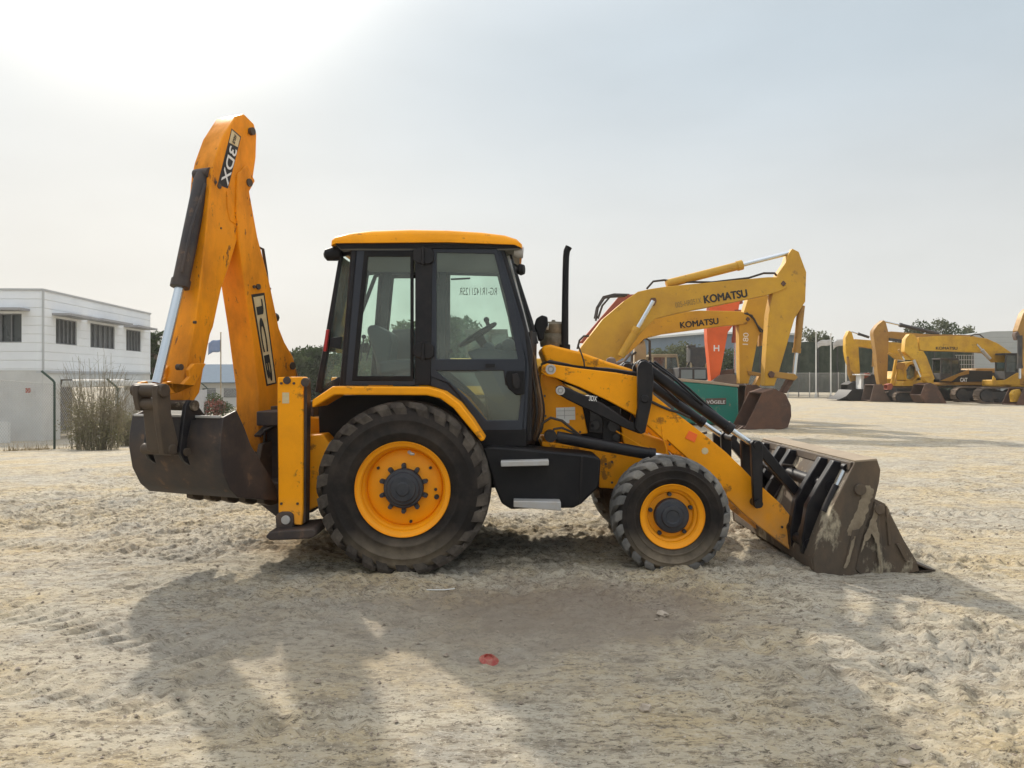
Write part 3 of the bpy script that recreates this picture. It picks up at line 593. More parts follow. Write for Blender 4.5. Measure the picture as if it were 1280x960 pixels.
# side tank with steps ------------------------------------------------------------
mb = MB(); mb.prism([(15, 235), (60, 228), (205, 238), (525, 268), (572, 276), (586, 290), (578, 420), (548, 450), (492, 505), (452, 524), (150, 530), (104, 502), (70, 420), (40, 320)], 6.16, 6.62, 6.16, k='R6')
tk = mb.build('side_tank', M['matblack'], BL, .03)
mb = MB(); mb.prism([(100, 298), (334, 292), (334, 318), (102, 324)], 6.05, 6.2, 6.05, k='R6'); mb.build('step', M['silver'], tk, .006)
mb = MB(); mb.prism([(163, 490), (392, 494), (394, 538), (163, 520)], 6.02, 6.18, 6.02, k='R6'); mb.build('step', M['silver'], tk, .006)
for i in range(9):
    pass
mb = MB(); mb.prism([(490, 275), (500, 275), (492, 500), (482, 505)], 6.150, 6.162, 6.16, k='R6'); mb.build('tank_seam', M['black'], tk)
# far side battery box
mb = MB(); mb.prism([(40, 235), (525, 268), (578, 420), (492, 500), (120, 500)], 7.5, 7.94, 6.2, k='R6'); mb.build('tool_box', M['matblack'], BL, .03)

# bonnet and front body ------------------------------------------------------------
mb = MB(); mb.prism([(306, 522), (318, 504), (350, 500), (400, 513), (480, 532), (600, 575), (700, 606), (760, 628), (760, 660), (735, 640), (640, 618), (480, 606), (330, 582)], 6.66, 7.44, 6.66, k='R5')
bo = mb.build('bonnet', M['yellow'], BL, .035)
mb = MB(); mb.prism([(318, 575), (480, 598), (640, 612), (745, 634), (800, 660), (790, 860), (740, 800), (640, 780), (500, 700), (330, 640)], 6.70, 7.40, 6.66, k='R5'); mb.build('engine_cover', M['black'], BL, .01)
mb = MB(); mb.prism([(306, 630), (372, 648), (478, 720), (500, 820), (515, 895), (400, 905), (300, 900), (300, 700)], 6.655, 6.70, 6.655, k='R5'); mb.prism([(306, 630), (372, 648), (478, 720), (500, 820), (515, 895), (400, 905), (300, 900), (300, 700)], 7.40, 7.445, 6.655, k='R5')
tw = mb.sep('loader_tower', M['yellow'], BL, bev=.01)[0]
mb = MB(); mb.prism([(210, 418), (352, 412), (354, 508), (310, 508), (310, 535), (258, 530), (258, 508), (212, 505)], 6.645, 6.654, 6.65, k='RB'); mb.build('sticker', M['white'], tw)
mb = MB()
for y in (440, 475): mb.prism([(214, y), (350, y-3), (350, y), (214, y+3)], 6.640, 6.646, 6.65, k='RB')
mb.prism([(272, 420), (276, 420), (276, 500), (272, 500)], 6.640, 6.646, 6.65, k='RB'); mb.build('sticker_print', M['silver'], tw)
mb = MB(); mb.prism([(300, 204), (525, 232), (700, 250), (830, 270), (905, 262), (905, 200), (690, 140), (760, 160), (905, 198), (930, 300), (860, 420), (700, 432), (580, 425), (560, 300), (300, 240)], 6.60, 6.66, 6.6, k='R6')
mb = MB(); mb.prism([(300, 204), (905, 262), (960, 330), (900, 440), (700, 436), (580, 428), (560, 300), (300, 240)], 6.62, 7.48, 6.6, k='R6'); mb.build('front_frame', M['yellow'], BL, .012)
mb = MB(); mb.prism([(688, 130), (790, 165), (905, 200), (930, 300), (860, 262), (700, 216)], 6.63, 7.46, 6.6, k='R6'); mb.build('radiator_housing', M['yellow'], BL, .01)
mb = MB(); mb.prism([(470, 420), (560, 500), (560, 610), (460, 600)], 6.64, 6.70, 6.64, k='RB')
for (x, y, r) in ((505, 550, .045), (485, 552, .02), (640, 560, .05), (610, 480, .04), (660, 640, .03)): mb.disc(zp('RB', x, y, 6.6), (0, 1, 0), r, .05, 16)
mb.box(zp('RB', 560, 0, 6.7).x, zp('RB', 690, 0, 6.7).x, 6.68, 7.3, .98, 1.3); mb.build('engine', M['dark'], BL, .006)
# grille front, headlamps
mb = MB(); p = zp('R5', 305, 430, 6.72)
mb.prism([(275, 420), (285, 385), (310, 370), (335, 378), (338, 415), (322, 445), (318, 480), (296, 485), (288, 450)], 6.66, 6.80, 6.7, k='R5'); hl = mb.build('front_work_lamp', M['matblack'], BL, .012)
mb = MB(); mb.disc(zp('R5', 330, 420, 6.73), (1, 0, 0), .03, .02, 16); mb.build('lamp_lens', M['grass'], hl)
mb = MB(); mb.lathe(zp('R5', 362, 510, 6.95), [(0, 0), (.12, 0), (.125, .03), (.125, .09), (.10, .12), (.11, .14), (.115, .2), (.09, .225), (.02, .23), (.015, .245), (0, .245)], ax=(0, 0, 1), n=24); mb.build('air_cleaner', mat('dusty_olive_cap', (.10, .08, .05), .6, dirt=DUST, amt=.5, scale=8), BL)
mb = MB(); ex = [zp('R5', x, y, 6.85) for x, y in ((412, 530), (414, 300), (416, 170), (418, 110), (421, 84), (430, 66))]
mb.tube(ex, [.034, .030, .029, .029, .030, .032], 16); mb.tube([zp('R5', 412, 530, 6.85), zp('R5', 412, 500, 6.85)], .05, 16); mb.build('exhaust_pipe', M['matblack'], BL)
for f in ():
    pass

# loader arms (near and far), links, cylinders ------------------------------------------------------------
AN0, AN1 = 6.50, 6.62
armp = reg([(312, 592), (335, 584), (480, 606), (640, 625), (735, 642), (800, 648)], 'R5')+reg([(85, 170), (150, 222), (200, 262), (290, 330), (375, 400), (440, 462), (480, 505), (530, 548), (600, 612), (672, 708), (670, 800), (640, 798), (520, 706), (440, 640), (390, 590), (250, 450), (140, 350)], 'R7')+reg([(905, 205), (820, 130)], 'R6')+reg([(735, 830), (722, 812), (610, 752), (480, 690), (372, 648), (330, 640), (306, 622)], 'R5')
pins = [('RB', 168, 130, .045), ('RB', 240, 288, .04), ('RB', 165, 625, .035)]
dk = MB()
def ring_pin(mb, c, r):
    dk.disc(c+Vector((0, -.014, 0)), (0, 1, 0), r*.5, .01, 16)
    mb.lathe(c, [(0, -.03), (r*.45, -.03), (r*.45, -.012), (r*.6, -.012), (r*.62, -.03), (r, -.03), (r, .02)], n=24)
for s_ in (0, 1):
    fy = lambda a, b: (a, b) if s_ == 0 else (14.0-b, 14.0-a)
    wr = AN0
    a, b = fy(AN0, AN1); mb = MB(); mb.prism(armp, a, b, wr); arm = mb.build('loader_arm', M['yellow'], BL, .012)
    if s_ == 0:
        mb = MB(); mb.prism([(228, 314), (262, 330), (250, 362), (212, 345)], a-.008, a, wr, k='R7'); mb.build('side_reflector', M['orangelamp'], arm, .003)
        mb = MB(); mb.disc(zp('R7', 292, 396, a-.004), (0, 1, 0), .03, .006, 8); mb.build('paint_patch', M['cream'], arm)
    # parallel link (black, from tower to bellcrank foot)
    l0, l1 = fy(6.42, 6.49); mb = MB(); mb.prism([(208, 262), (240, 248), (300, 268), (560, 385), (760, 520), (870, 560), (880, 600), (830, 612), (700, 560), (420, 420), (300, 360), (215, 312)], l0, l1, 6.45, k='RB'); mb.build('parallel_link', M['black'], BL, .01)
    mb = MB()
    for k, x, y, r in pins: 
        c = zp(k, x, y, 6.45); c.y = 6.42 if s_ == 0 else 7.58; ring_pin(mb, c, r*.95) if s_ == 0 else mb.disc(c, (0, 1, 0), r, .03)
    mb.sep('pivot_pin', M['silver'], BL)
    # bellcrank
    b0, b1 = fy(6.38, 6.44); mb = MB(); mb.prism([(735, 600), (748, 576), (768, 570), (800, 588), (806, 650), (800, 745), (768, 890), (748, 898), (722, 872), (735, 780)], b0, b1, 6.4, k='R5'); mb.prism([(735, 600), (748, 576), (768, 570), (800, 588), (806, 650), (800, 745), (768, 890), (748, 898), (722, 872), (735, 780)], b0+(.26 if s_ == 0 else -.26), b1+(.26 if s_ == 0 else -.26), 6.4, k='R5')
    c = zp('R5', 766, 742, 6.40); mb.tube([Vector((c.x, b0-.012, c.z)), Vector((c.x, b1+.26 if s_ == 0 else b0-.26, c.z))], .035, 20); mb.build('bellcrank', M['black'], BL, .008)
    # tilt cylinder
    Yt = 6.53 if s_ == 0 else 7.47
    def yy(k, x, y): p = zp(k, x, y, 6.45); p.y = Yt; return p
    mb = MB(); p0, p1, p2 = yy('R7', 48, 52), yy('R7', 405, 312), yy('R7', 492, 372); mb.tube([p0, p1], .046, 20); mb.tube([p1-(p1-p0).normalized()*.05, p1+(p1-p0).normalized()*.01], .053, 20); mb.tube([p0+Vector((0, -.06, 0)), p0+Vector((0, .06, 0))], .05, 16)
    mb.tube([p0+Vector((.1, 0, .03)), p0+(p1-p0)*.5+Vector((0.02, 0, .075)), p1+Vector((-.05, 0, .07))], .011, 8); mb.tube([p0+Vector((.05, -.05, .03)), p0+(p1-p0)*.3+Vector((0.02, -.05, .06)), p0+(p1-p0)*.7+Vector((-.02, -.05, .045))], .010, 8)
    tcx = mb.build('tilt_cylinder', M['black'], BL, smooth=50); mb = MB(); mb.tube([p1, p2], .024, 16); mb.build('cylinder_rod', M['chrome'], tcx)
    # lift cylinder
    Yt = 6.56 if s_ == 0 else 7.44
    Yt = 6.40 if s_ == 0 else 7.6
    mb = MB(); p0, p1, p2 = yy('RB', 165, 625), yy('RB', 940, 768), yy('RB', 1100, 800)
    mb.tube([p0+(p1-p0)*.06, p1], .050, 20); mb.tube([p1-(p1-p0).normalized()*.05, p1], .056, 20); mb.tube([p0+Vector((0, -.05, 0)), p0+Vector((0, .05, 0))], .052, 20); lc = mb.build('lift_cylinder', M['black'], BL, smooth=50)
    mb = MB(); mb.tube([p1, p2], .026, 14); mb.build('cylinder_rod', M['chrome'], lc)
    # tipping lever on the arm and the link to the bucket
    v0, v1 = fy(6.38, 6.43); v2, v3 = fy(6.66, 6.71)
    for q0, q1 in ((v0, v1), (v2, v3)):
        mb = MB(); mb.prism([(473, 365), (484, 352), (510, 355), (522, 372), (520, 605), (512, 622), (496, 626), (484, 612)], q0, q1, 6.4, k='R7'); mb.build('tipping_lever', M['black'], BL, .008)
    mb = MB(); c = zp('R7', 502, 605, 6.4); c.y = v0-.02 if s_ == 0 else v3-.3; mb.tube([c, c+Vector((0, .36, 0))], .035, 18); c = zp('R7', 497, 370, 6.4); c.y = v0-.02 if s_ == 0 else v3-.3; mb.tube([c, c+Vector((0, .36, 0))], .03, 18); mb.sep('lever_pin', M['black'], BL)
    t0, t1 = fy(6.52, 6.60); mb = MB(); mb.prism([(500, 360), (520, 358), (712, 590), (716, 620), (690, 618), (492, 388)], t0, t1, 6.5, k='R7'); mb.build('tipping_link', M['black'], BL, .008)
dk.sep('pin_hole', M['ink'], BL)
mb = MB(); mb.prism([(330, 574), (480, 594), (640, 612), (744, 632), (744, 650), (640, 632), (480, 612), (335, 592)], 6.54, 6.66, 6.54, k='R5'); mb.build('bonnet_gap_shade', M['matblack'], BL)  # black strip added as the shadow gap between bonnet and loader arm
# arm cross tube
mb = MB(); c = zp('R7', 420, 540, 6.6); mb.tube([c, c+Vector((0, .8, 0))], .07, 16); c = zp('R7', 640, 700, 6.5); mb.tube([c+Vector((0, -.04, 0)), c+Vector((0, 1.06, 0))], .05, 16); mb.sep('arm_cross_tube', M['black'], BL)
mb = MB()
for i, pts in enumerate(([(60, 190, 6.5), (110, 215, 6.48), (150, 232, 6.46), (185, 240, 6.5), (230, 262, 6.55)], [(70, 170, 6.9), (120, 225, 6.9), (170, 290, 6.95), (260, 330, 7.0), (300, 322, 7.0)], [(580, 500, 6.9), (600, 450, 6.95), (640, 455, 7.0), (690, 500, 7.1), (720, 560, 7.1)], [(560, 510, 7.1), (590, 470, 7.15), (640, 470, 7.2), (680, 530, 7.3)], [(520, 450, 7), (560, 480, 7.05), (600, 530, 7.1), (560, 600, 7.1)])):
    mb.tube([zp('R7', *p) for p in pts], .012, 8)
mb.sep('loader_hose', M['hose'], BL)

# loader bucket ------------------------------------------------------------
BN, BF_ = 5.96, 8.16
sidep = [(350, 190), (490, 178), (510, 240), (500, 320), (480, 400), (462, 460), (415, 600), (372, 760), (350, 868), (385, 915), (200, 915), (92, 892), (82, 800), (105, 740), (205, 480)]
clam = [(468, 428), (545, 462), (600, 570), (660, 690), (745, 832), (760, 880), (650, 905), (520, 926), (400, 912), (352, 868), (375, 762), (418, 600)]
bk = None
mb = MB(); mb.prism(sidep, BN, BN+.03, BN, k='R9'); mb.prism(sidep, BF_-.03, BF_, BN, k='R9')
mb.strip([(356, 195), (210, 480), (108, 742), (88, 800), (96, 886), (200, 910), (380, 910)], .022, BN+.03, BF_-.03, BN, k='R9')
bk = mb.build('loader_bucket', M['sandsteel'], BL, .006)
mb = MB(); mb.prism(clam, BN+.012, BN+.045, BN, k='R9'); mb.prism(clam, BF_-.045, BF_-.012, BN, k='R9'); mb.strip([(470, 436), (545, 470), (600, 578), (660, 696), (745, 836), (755, 880), (650, 900), (520, 920), (395, 908)], .02, BN+.045, BF_-.045, BN, k='R9')
cl = mb.build('bucket_clam', M['sandsteel'], bk, .006)
mb = MB(); mb.strip([(740, 828), (810, 858), (862, 876)], -.014, BN+.01, BF_-.01, BN, k='R9'); mb.strip([(862, 877), (755, 888)], -.008, BN+.01, BF_-.01, BN, k='R9'); mb.build('cutting_edge', M['brownsteel'], cl, .003)
mb = MB(); mb.prism([(470, 440), (492, 445), (500, 560), (515, 700), (520, 905), (495, 905), (480, 700), (455, 560)], BN-.012, BN+.012, BN, k='R9'); mb.prism([(540, 465), (552, 468), (575, 700), (560, 720)], BN-.004, BN+.012, BN, k='R9'); mb.prism([(605, 705), (625, 702), (690, 820), (672, 826)], BN-.008, BN+.012, BN, k='R9')
mb.sep('clam_rib', M['sandsteel'], cl, bev=.004)
mb = MB(); mb.prism([(330, 620), (372, 610), (300, 850), (272, 856)], BN-.010, BN, BN, k='R9'); mb.disc(zp('R9', 385, 365, BN-.03), (0, 1, 0), .045, .03, 20); mb.disc(zp('R9', 508, 490, BN-.03), (0, 1, 0), .04, .03, 20); mb.sep('bucket_rib', M['sandsteel'], bk, bev=.004)
mb = MB(); mb.prism([(348, 192), (488, 180), (488, 168), (345, 180)], BN, BF_, BN, k='R9'); mb.build('bucket_top_plate', mat('dusty_bucket_lip', (.24, .19, .135), .85, dirt=(.36, .29, .21), amt=.7, scale=4), bk, .004)
mb = MB(); mb.prism([(348, 192), (345, 240), (322, 245), (330, 196)], BN+.03, BF_-.03, BN, k='R9'); mb.build('bucket_top_rail', M['brownsteel'], bk, .004)
clay = mat('dried_clay', (.27, .225, .16), .95, dirt=(.15, .115, .08), amt=.9, scale=7, bump=.4, bscale=30)
def blot(poly, w, par, seed):
    r = random.Random(seed); q = zz('R9', poly); out = []
    for i in range(len(q)):
        a, b = Vector(q[i]), Vector(q[(i+1) % len(q)]); n = Vector((a.y-b.y, b.x-a.x)).normalized()
        for f_ in (0, .2, .4, .6, .8): p = a.lerp(b, f_)+n*r.uniform(-1.1, 1.1); out.append((p.x, p.y))
    mb = MB(); mb.prism(out, w-.003, w, BN); mb.build('mud_patch', clay, par, smooth=0)
blot([(385, 340), (440, 338), (468, 375), (445, 430), (425, 500), (402, 565), (352, 640), (330, 662), (296, 648), (306, 590), (345, 520), (372, 450), (392, 400)], BN, bk, 1)
blot([(332, 668), (350, 655), (312, 800), (290, 858), (276, 856), (300, 770)], BN-.010, bk, 2)
blot([(470, 455), (486, 470), (478, 560), (492, 640), (515, 880), (503, 886), (480, 720), (452, 640), (412, 690), (380, 760), (400, 650), (440, 560)], BN-.012, cl, 3)
blot([(548, 470), (566, 500), (562, 620), (552, 640), (545, 540)], BN+.008, cl, 4)
beam = [(800, 432), (872, 445), (884, 470), (812, 640), (742, 800), (678, 804), (672, 740), (694, 610), (740, 530)]
for y0_, y1_ in ((6.16, 6.24), (6.42, 6.50), (7.12, 7.20), (7.40, 7.48), (7.86, 7.94)):
    mb = MB(); mb.prism(beam, y0_, y1_, 6.2, k='R7'); mb.build('bucket_back_frame', M['black'], bk, .008)
mb = MB()
for (x, y, r) in ((800, 540, .05), (710, 770, .045)): c = zp('R7', x, y, 6.15); mb.tube([c, c+Vector((0, 1.8, 0))], r, 14)
mb.sep('bucket_cross_shaft', M['black'], bk)
mb = MB(); a, b = zp('R7', 855, 462, 6.08), zp('R7', 770, 640, 6.08); mb.tube([a+(b-a)*.4, b], .035, 14); mb.lathe(a, [(0, -.03), (.032, -.03), (.032, .03), (0, .03)], n=16)
cc = mb.build('clam_cylinder', M['black'], bk); mb = MB(); mb.tube([a, a+(b-a)*.42], .02, 14); mb.build('cylinder_rod', M['chrome'], cc)

# hoses beside the cab ------------------------------------------------------------
mb = MB(); A5 = lambda x, y, w: zp('R5', x, y, w)
for i in range(6):
    mb = MB(); o_ = i*15; w_ = 6.50+.03*(i % 2)
    mb.tube([A5(258+o_*.3, 500+i*12, w_), A5(252+o_*.5, 620, w_), A5(262+o_*.75, 720+i*9, w_-.03), A5(268+o_*.7, 800, w_-.03), A5(256+o_*.75, 870, w_), A5(240+o_*.62, 925, w_+.03)], .0085 if i % 2 else .011, 8)
    mb.build('hydraulic_hose', M['brownhose'] if i in (1, 3, 4) else M['hose'], BL)
mb = MB()
mb.tube([A5(305, 890, 6.42), A5(312, 850, 6.40), A5(350, 825, 6.38), A5(400, 838, 6.38), A5(450, 880, 6.40), A5(480, 905, 6.44)], .012, 8); mb.tube([A5(350, 905, 6.42), A5(365, 875, 6.38), A5(400, 870, 6.38), A5(470, 900, 6.42)], .010, 8)
mb.tube([A5(322, 585, 6.60), A5(345, 575, 6.57), A5(420, 590, 6.56), A5(480, 605, 6.56), A5(600, 610, 6.57), A5(730, 628, 6.6)], .014, 8)
mb.tube([A5(470, 500, 6.62), A5(488, 545, 6.60), A5(498, 580, 6.60), A5(500, 610, 6.61)], .007, 6)
mb.tube([A5(260, 440, 6.5), A5(255, 600, 6.45), A5(245, 760, 6.42), A5(240, 900, 6.45)], .018, 8)
mb.sep('black_hose', M['hose'], BL)

# ---- rear: stabilisers
for s_ in (0, 1):
    a, b = (6.06, 6.24) if s_ == 0 else (7.86, 8.04)
    mb = MB(); mb.prism([(652, 236), (750, 235), (757, 244), (757, 790), (752, 850), (720, 848), (715, 805), (655, 800), (650, 300)], a, b, 6.06, k='R2'); leg = mb.build('stabiliser_leg', M['yellow'], BL, .010)
    mb = MB(); mb.prism([(752, 240), (768, 240), (770, 300), (764, 840), (753, 845)], a+.03, b-.03, 6.06, k='R2'); mb.build('leg_guide', M['darksteel'], leg, .004)
    mb = MB()
    for (x, y, r) in ((692, 250, .03), (768, 258, .035)): mb.disc(FM.P(zz('R2', [(x, y)])[0], a-.012, 6.06), (0, 1, 0), r, .03, 18)
    mb.sep('leg_pin', M['darksteel'], leg)
    mb = MB(); mb.prism([(648, 862), (645, 815), (655, 798), (672, 792), (705, 792), (720, 805), (720, 866)], a-.02, b+.02, 6.06, k='R2'); mb.prism([(622, 885), (640, 862), (700, 858), (815, 850), (828, 862), (826, 882), (800, 892), (700, 897), (640, 898)], a-.13, b+.13, 6.06, k='R2')
    ft = mb.build('stabiliser_foot', M['darksteel'], leg, .012)
    mb = MB(); mb.disc(FM.P(zz('R2', [(690, 825)])[0], a-.035, 6.06), (0, 1, 0), .036, .03, 18); mb.build('foot_pin', M['silver'], ft, .004)

# ---- rear: backhoe arm, swung towards the viewer
TH = math.radians(68); K = (-2.18, 6.85)
FB = Fr(K, (-math.cos(TH), -math.sin(TH)), (-math.sin(TH), math.cos(TH)))     # U points out along the arm, A points away from the viewer side
# near side of arm is at negative w
mb = MB(); c = Vector((K[0], K[1], 0))
mb.tube([c+Vector((0, 0, .52)), c+Vector((0, 0, 1.28))], .13, 20); mb.tube([c+Vector((0, 0, .50)), c+Vector((0, 0, .60))], .19, 20); mb.tube([c+Vector((0, 0, 1.18)), c+Vector((0, 0, 1.30))], .19, 20)
mb.prism([(0, 1.05), (.3, .98), (.36, .78), (.2, .62), (0, .6)], -.17, -.12, raw=True, fr=FB); mb.prism([(0, 1.05), (.3, .98), (.36, .78), (.2, .62), (0, .6)], .12, .17, raw=True, fr=FB)
mb.build('kingpost', M['brownsteel'], BL, .008)
bw = .125
boomp = reg([(505, 300), (545, 260), (580, 330), (555, 375), (590, 570), (640, 760), (682, 960)], 'R1')+reg([(682, 92), (716, 150), (740, 240), (740, 330), (700, 460), (655, 530), (600, 560), (575, 480), (575, 300)], 'R2')+reg([(560, 955), (535, 790), (512, 600), (500, 450)], 'R1')
mb = MB(); mb.prism(boomp, -bw, bw, -bw, fr=FB); bm_ = mb.build('boom', M['arm_yellow'], BL, .010)
dip = [(495, 52), (520, 46), (532, 42), (575, 85), (586, 130), (583, 230), (570, 320), (553, 378), (510, 560), (470, 690), (435, 790), (400, 955)]
dip2 = [(374, 60), (348, 190), (330, 300), (300, 345), (262, 335), (262, 270), (282, 150), (312, 0)]
dp = reg(dip, 'R1')+reg(dip2, 'R2')+reg([(345, 760), (368, 560), (392, 300), (405, 240), (440, 140)], 'R1')
dw = .105
mb = MB(); mb.prism(dp, -dw, dw, -dw, fr=FB); dpo = mb.build('dipper', M['arm_yellow'], BL, .010)
# weld plate, pins on dipper head
mb = MB()
for (x, y, r) in ((559, 118, .032), (545, 338, .034)):
    c = FB.P(zz('R1', [(x, y)])[0], -dw-.03, -dw); ax = Vector((FB.A[0], FB.A[1], 0)); mb.tube([c, c+ax*(2*dw+.06)], r, 18)
for (x, y, r) in ((425, 352, .022), (410, 335, .012), (322, 935, .012), (432, 532, .008)):
    c = FB.P(zz('R1', [(x, y)])[0], -dw-.006, -dw); mb.tube([c, c+ax*.02], r, 12)
for (x, y, r) in ((246, 195, .024), (232, 350, .02)):
    c = FB.P(zz('R2', [(x, y)])[0], -dw-.02, -dw); mb.tube([c, c+ax*.04], r, 14)
mb.sep('dipper_pin', M['brownsteel'], dpo)
mb = MB(); 
for (k, x, y, r) in (('R1', 590, 783, .024), ('R1', 572, 783, .014), ('R2', 712, 190, .035)):
    c = FB.P(zz(k, [(x, y)])[0], -bw-.015, -bw); mb.tube([c, c+ax*.03], r, 14)
mb.sep('boom_pin', M['brownsteel'], bm_)
# lettering panels
pan = zz('R1', [(478, 105), (518, 140), (462, 362), (418, 345)])
mb = MB(); mb.prism(pan, -dw-.002, -dw, -dw, fr=FB); mb.build('decal', M['ink'], dpo)
mb = MB(); mb.prism(zz('R1', [(478, 112), (513, 143), (503, 185), (466, 165)]), -dw-.005, -dw-.002, -dw, fr=FB); mb.build('decal', M['cream'], dpo)
text('3DX', zz('R1', [(486, 188)])[0], zz('R1', [(446, 340)])[0], .082, -dw-.002, M['white'], dpo, fr=FB, off=.012)
text('xtra', zz('R1', [(494, 132)])[0], zz('R1', [(484, 168)])[0], .03, -dw-.005, M['ink'], dpo, fr=FB)
pj = zz('R1', [(562, 816), (618, 808)])+zz('R2', [(648, 262), (606, 274)])
mb = MB(); mb.prism(pj, -bw-.002, -bw, -bw, fr=FB); mb.build('decal', M['ink'], bm_)
pj2 = []
ca = [(570, 828), (613, 820)]; q0 = zz('R1', ca); q1 = zz('R2', [(641, 258), (610, 265)])
mb = MB(); mb.prism(q0+q1, -bw-.005, -bw-.0025, -bw, fr=FB); mb.build('decal', M['cream'], bm_)
text('JCB', zz('R1', [(592, 835)])[0], zz('R2', [(625, 252)])[0], .088, -bw-.005, M['ink'], bm_, fr=FB, off=.03)
# hoses on the boom's back
mb = MB(); B1 = lambda x, y, w: FB.P(zz('R1', [(x, y)])[0], w, -bw)
mb.tube([B1(600, 580, -.02), B1(610, 660, -.02), B1(630, 800, -.02), B1(645, 900, -.02)], .014, 8); mb.tube([B1(615, 615, -.08), B1(630, 620, -.08), B1(645, 720, -.08), B1(652, 790, -.08), B1(668, 850, -.08), B1(672, 890, -.08)], .013, 8)
mb.tube([B1(604, 590, -.05), B1(604, 620, -.05)], .022, 8); mb.lathe(B1(680, 915, -.08), [(0, -.04), (.03, -.03), (.045, 0), (.03, .03), (0, .04)], n=10); mb.tube([B1(640, 790, -.08), B1(662, 790, -.08)], .01, 6)
mb.build('boom_hose', M['hose'], bm_)
# dipper ram (behind), bucket ram
def BP(k, x, y, w=0, wr=None): return FB.P(zz(k, [(x, y)])[0], w, w if wr is None else wr)
mb = MB(); p0, p1 = BP('R1', 356, 300), BP('R1', 258, 775)
mb.tube([p0, p0+(p1-p0)*.05, p1], [.05, .062, .062], 22); mb.tube([p1-(p1-p0).normalized()*.04, p1+(p1-p0).normalized()*.02], .072, 22); mb.tube([p0-ax*.075, p0+ax*.075], .045, 14)
mb.tube([p0+Vector((.05, -.08, -.1)), p0+(p1-p0)*.5+Vector((.04, -.09, 0)), p0+(p1-p0)*.9+Vector((.03, -.08, 0))], .012, 8)
rc = mb.build('bucket_ram', M['darksteel'], BL, smooth=50)
p2 = BP('R2', 152, 262); mb = MB(); mb.tube([p1, p2], .036, 18); mb.build('cylinder_rod', M['chrome'], rc)
# tipping linkage
for w in (-.17, .07):
    mb = MB(); mb.prism([(255, 120), (280, 95), (320, 88), (330, 110), (345, 160), (440, 60), (432, 12), (470, -30), (548, -30), (470, 120), (350, 170), (310, 175)], w, w+.04, -.13, fr=FB, k='R8'); mb.build('rocker_arm', M['arm_yellow'], BL, .006)
mb = MB()
mb.prism([(232, 118), (300, 105), (322, 150), (330, 300), (392, 560), (380, 580), (280, 575), (245, 350), (232, 200)], -.17, -.12, -.15, fr=FB, k='R8'); mb.prism([(232, 118), (300, 105), (322, 150), (330, 250), (300, 290), (250, 285), (232, 200)], .02, .07, -.15, fr=FB, k='R8')
a_ = BP('R8', 275, 150, -.15); mb.tube([a_-ax*.04, a_+ax*.26], .05, 16); a_ = BP('R8', 275, 240, -.15); mb.tube([a_, a_+ax*.22], .04, 16); a_ = BP('R8', 335, 545, -.15); mb.tube([a_-ax*.03, a_+ax*.26], .042, 16)
mb.prism([(270, 260), (330, 260), (382, 560), (300, 560)], -.12, .03, -.15, fr=FB, k='R8')
mb.build('tipping_link', M['brownsteel'], BL, .008)
# bucket
bw2 = .46
shell = [(279, 522), (276, 545), (275, 563), (279, 591), (288, 612), (298, 622), (345, 626)]
sp_ = [(279, 522), (296, 513), (306, 535), (314, 557), (335, 590), (347, 612), (345, 626), (298, 622), (288, 612), (279, 591), (275, 563), (276, 545)]
mb = MB(); mb.prism(sp_, -bw2, -bw2+.022, -bw2, fr=FB); mb.prism(sp_, bw2-.022, bw2, -bw2, fr=FB); mb.strip(shell, -.022, -bw2+.008, bw2-.008, -bw2, fr=FB)
eb = mb.build('backhoe_bucket', M['darksteel'], BL, .006)
mb = MB(); mb.prism([(277.5, 520), (280.5, 520), (280.5, 523), (277.5, 523)], -bw2+.03, bw2-.03, -bw2, fr=FB); mb.build('rim_highlight', M['silver'], eb, .003)  # thin silver strip paints the highlight along the shell's top edge
for i in range(5):
    w = -bw2+.05+i*(2*bw2-.1-.07)/4; mb = MB(); mb.prism([(335, 616), (346, 614), (358, 628), (345, 633), (336, 630)], w, w+.07, -bw2, fr=FB); mb.build('bucket_tooth', M['brownsteel'], eb, .006)
for w in (-.20, .14):
    mb = MB(); mb.prism([(225, 330), (240, 260), (262, 225), (300, 215), (330, 245), (345, 300), (380, 350), (300, 365), (240, 480), (236, 540), (270, 600), (300, 640), (262, 620), (215, 545)], w, w+.035, -.2, fr=FB, k='R8') if False else mb.prism([(400, 560), (425, 350), (440, 250), (462, 212), (500, 218), (530, 262), (590, 342), (480, 350), (450, 480), (445, 560), (470, 650), (430, 620)], w, w+.035, -.2, fr=FB, k='R8'); mb.build('bucket_lug', M['black'], eb, .006)
mb = MB(); a_ = BP('R8', 490, 250, -.2); mb.tube([a_-ax*.02, a_+ax*.42], .04, 16); a_ = BP('R8', 440, 560, -.2); mb.tube([a_-ax*.02, a_+ax*.42], .03, 16); mb.sep('bucket_pin', M['brownsteel'], eb)

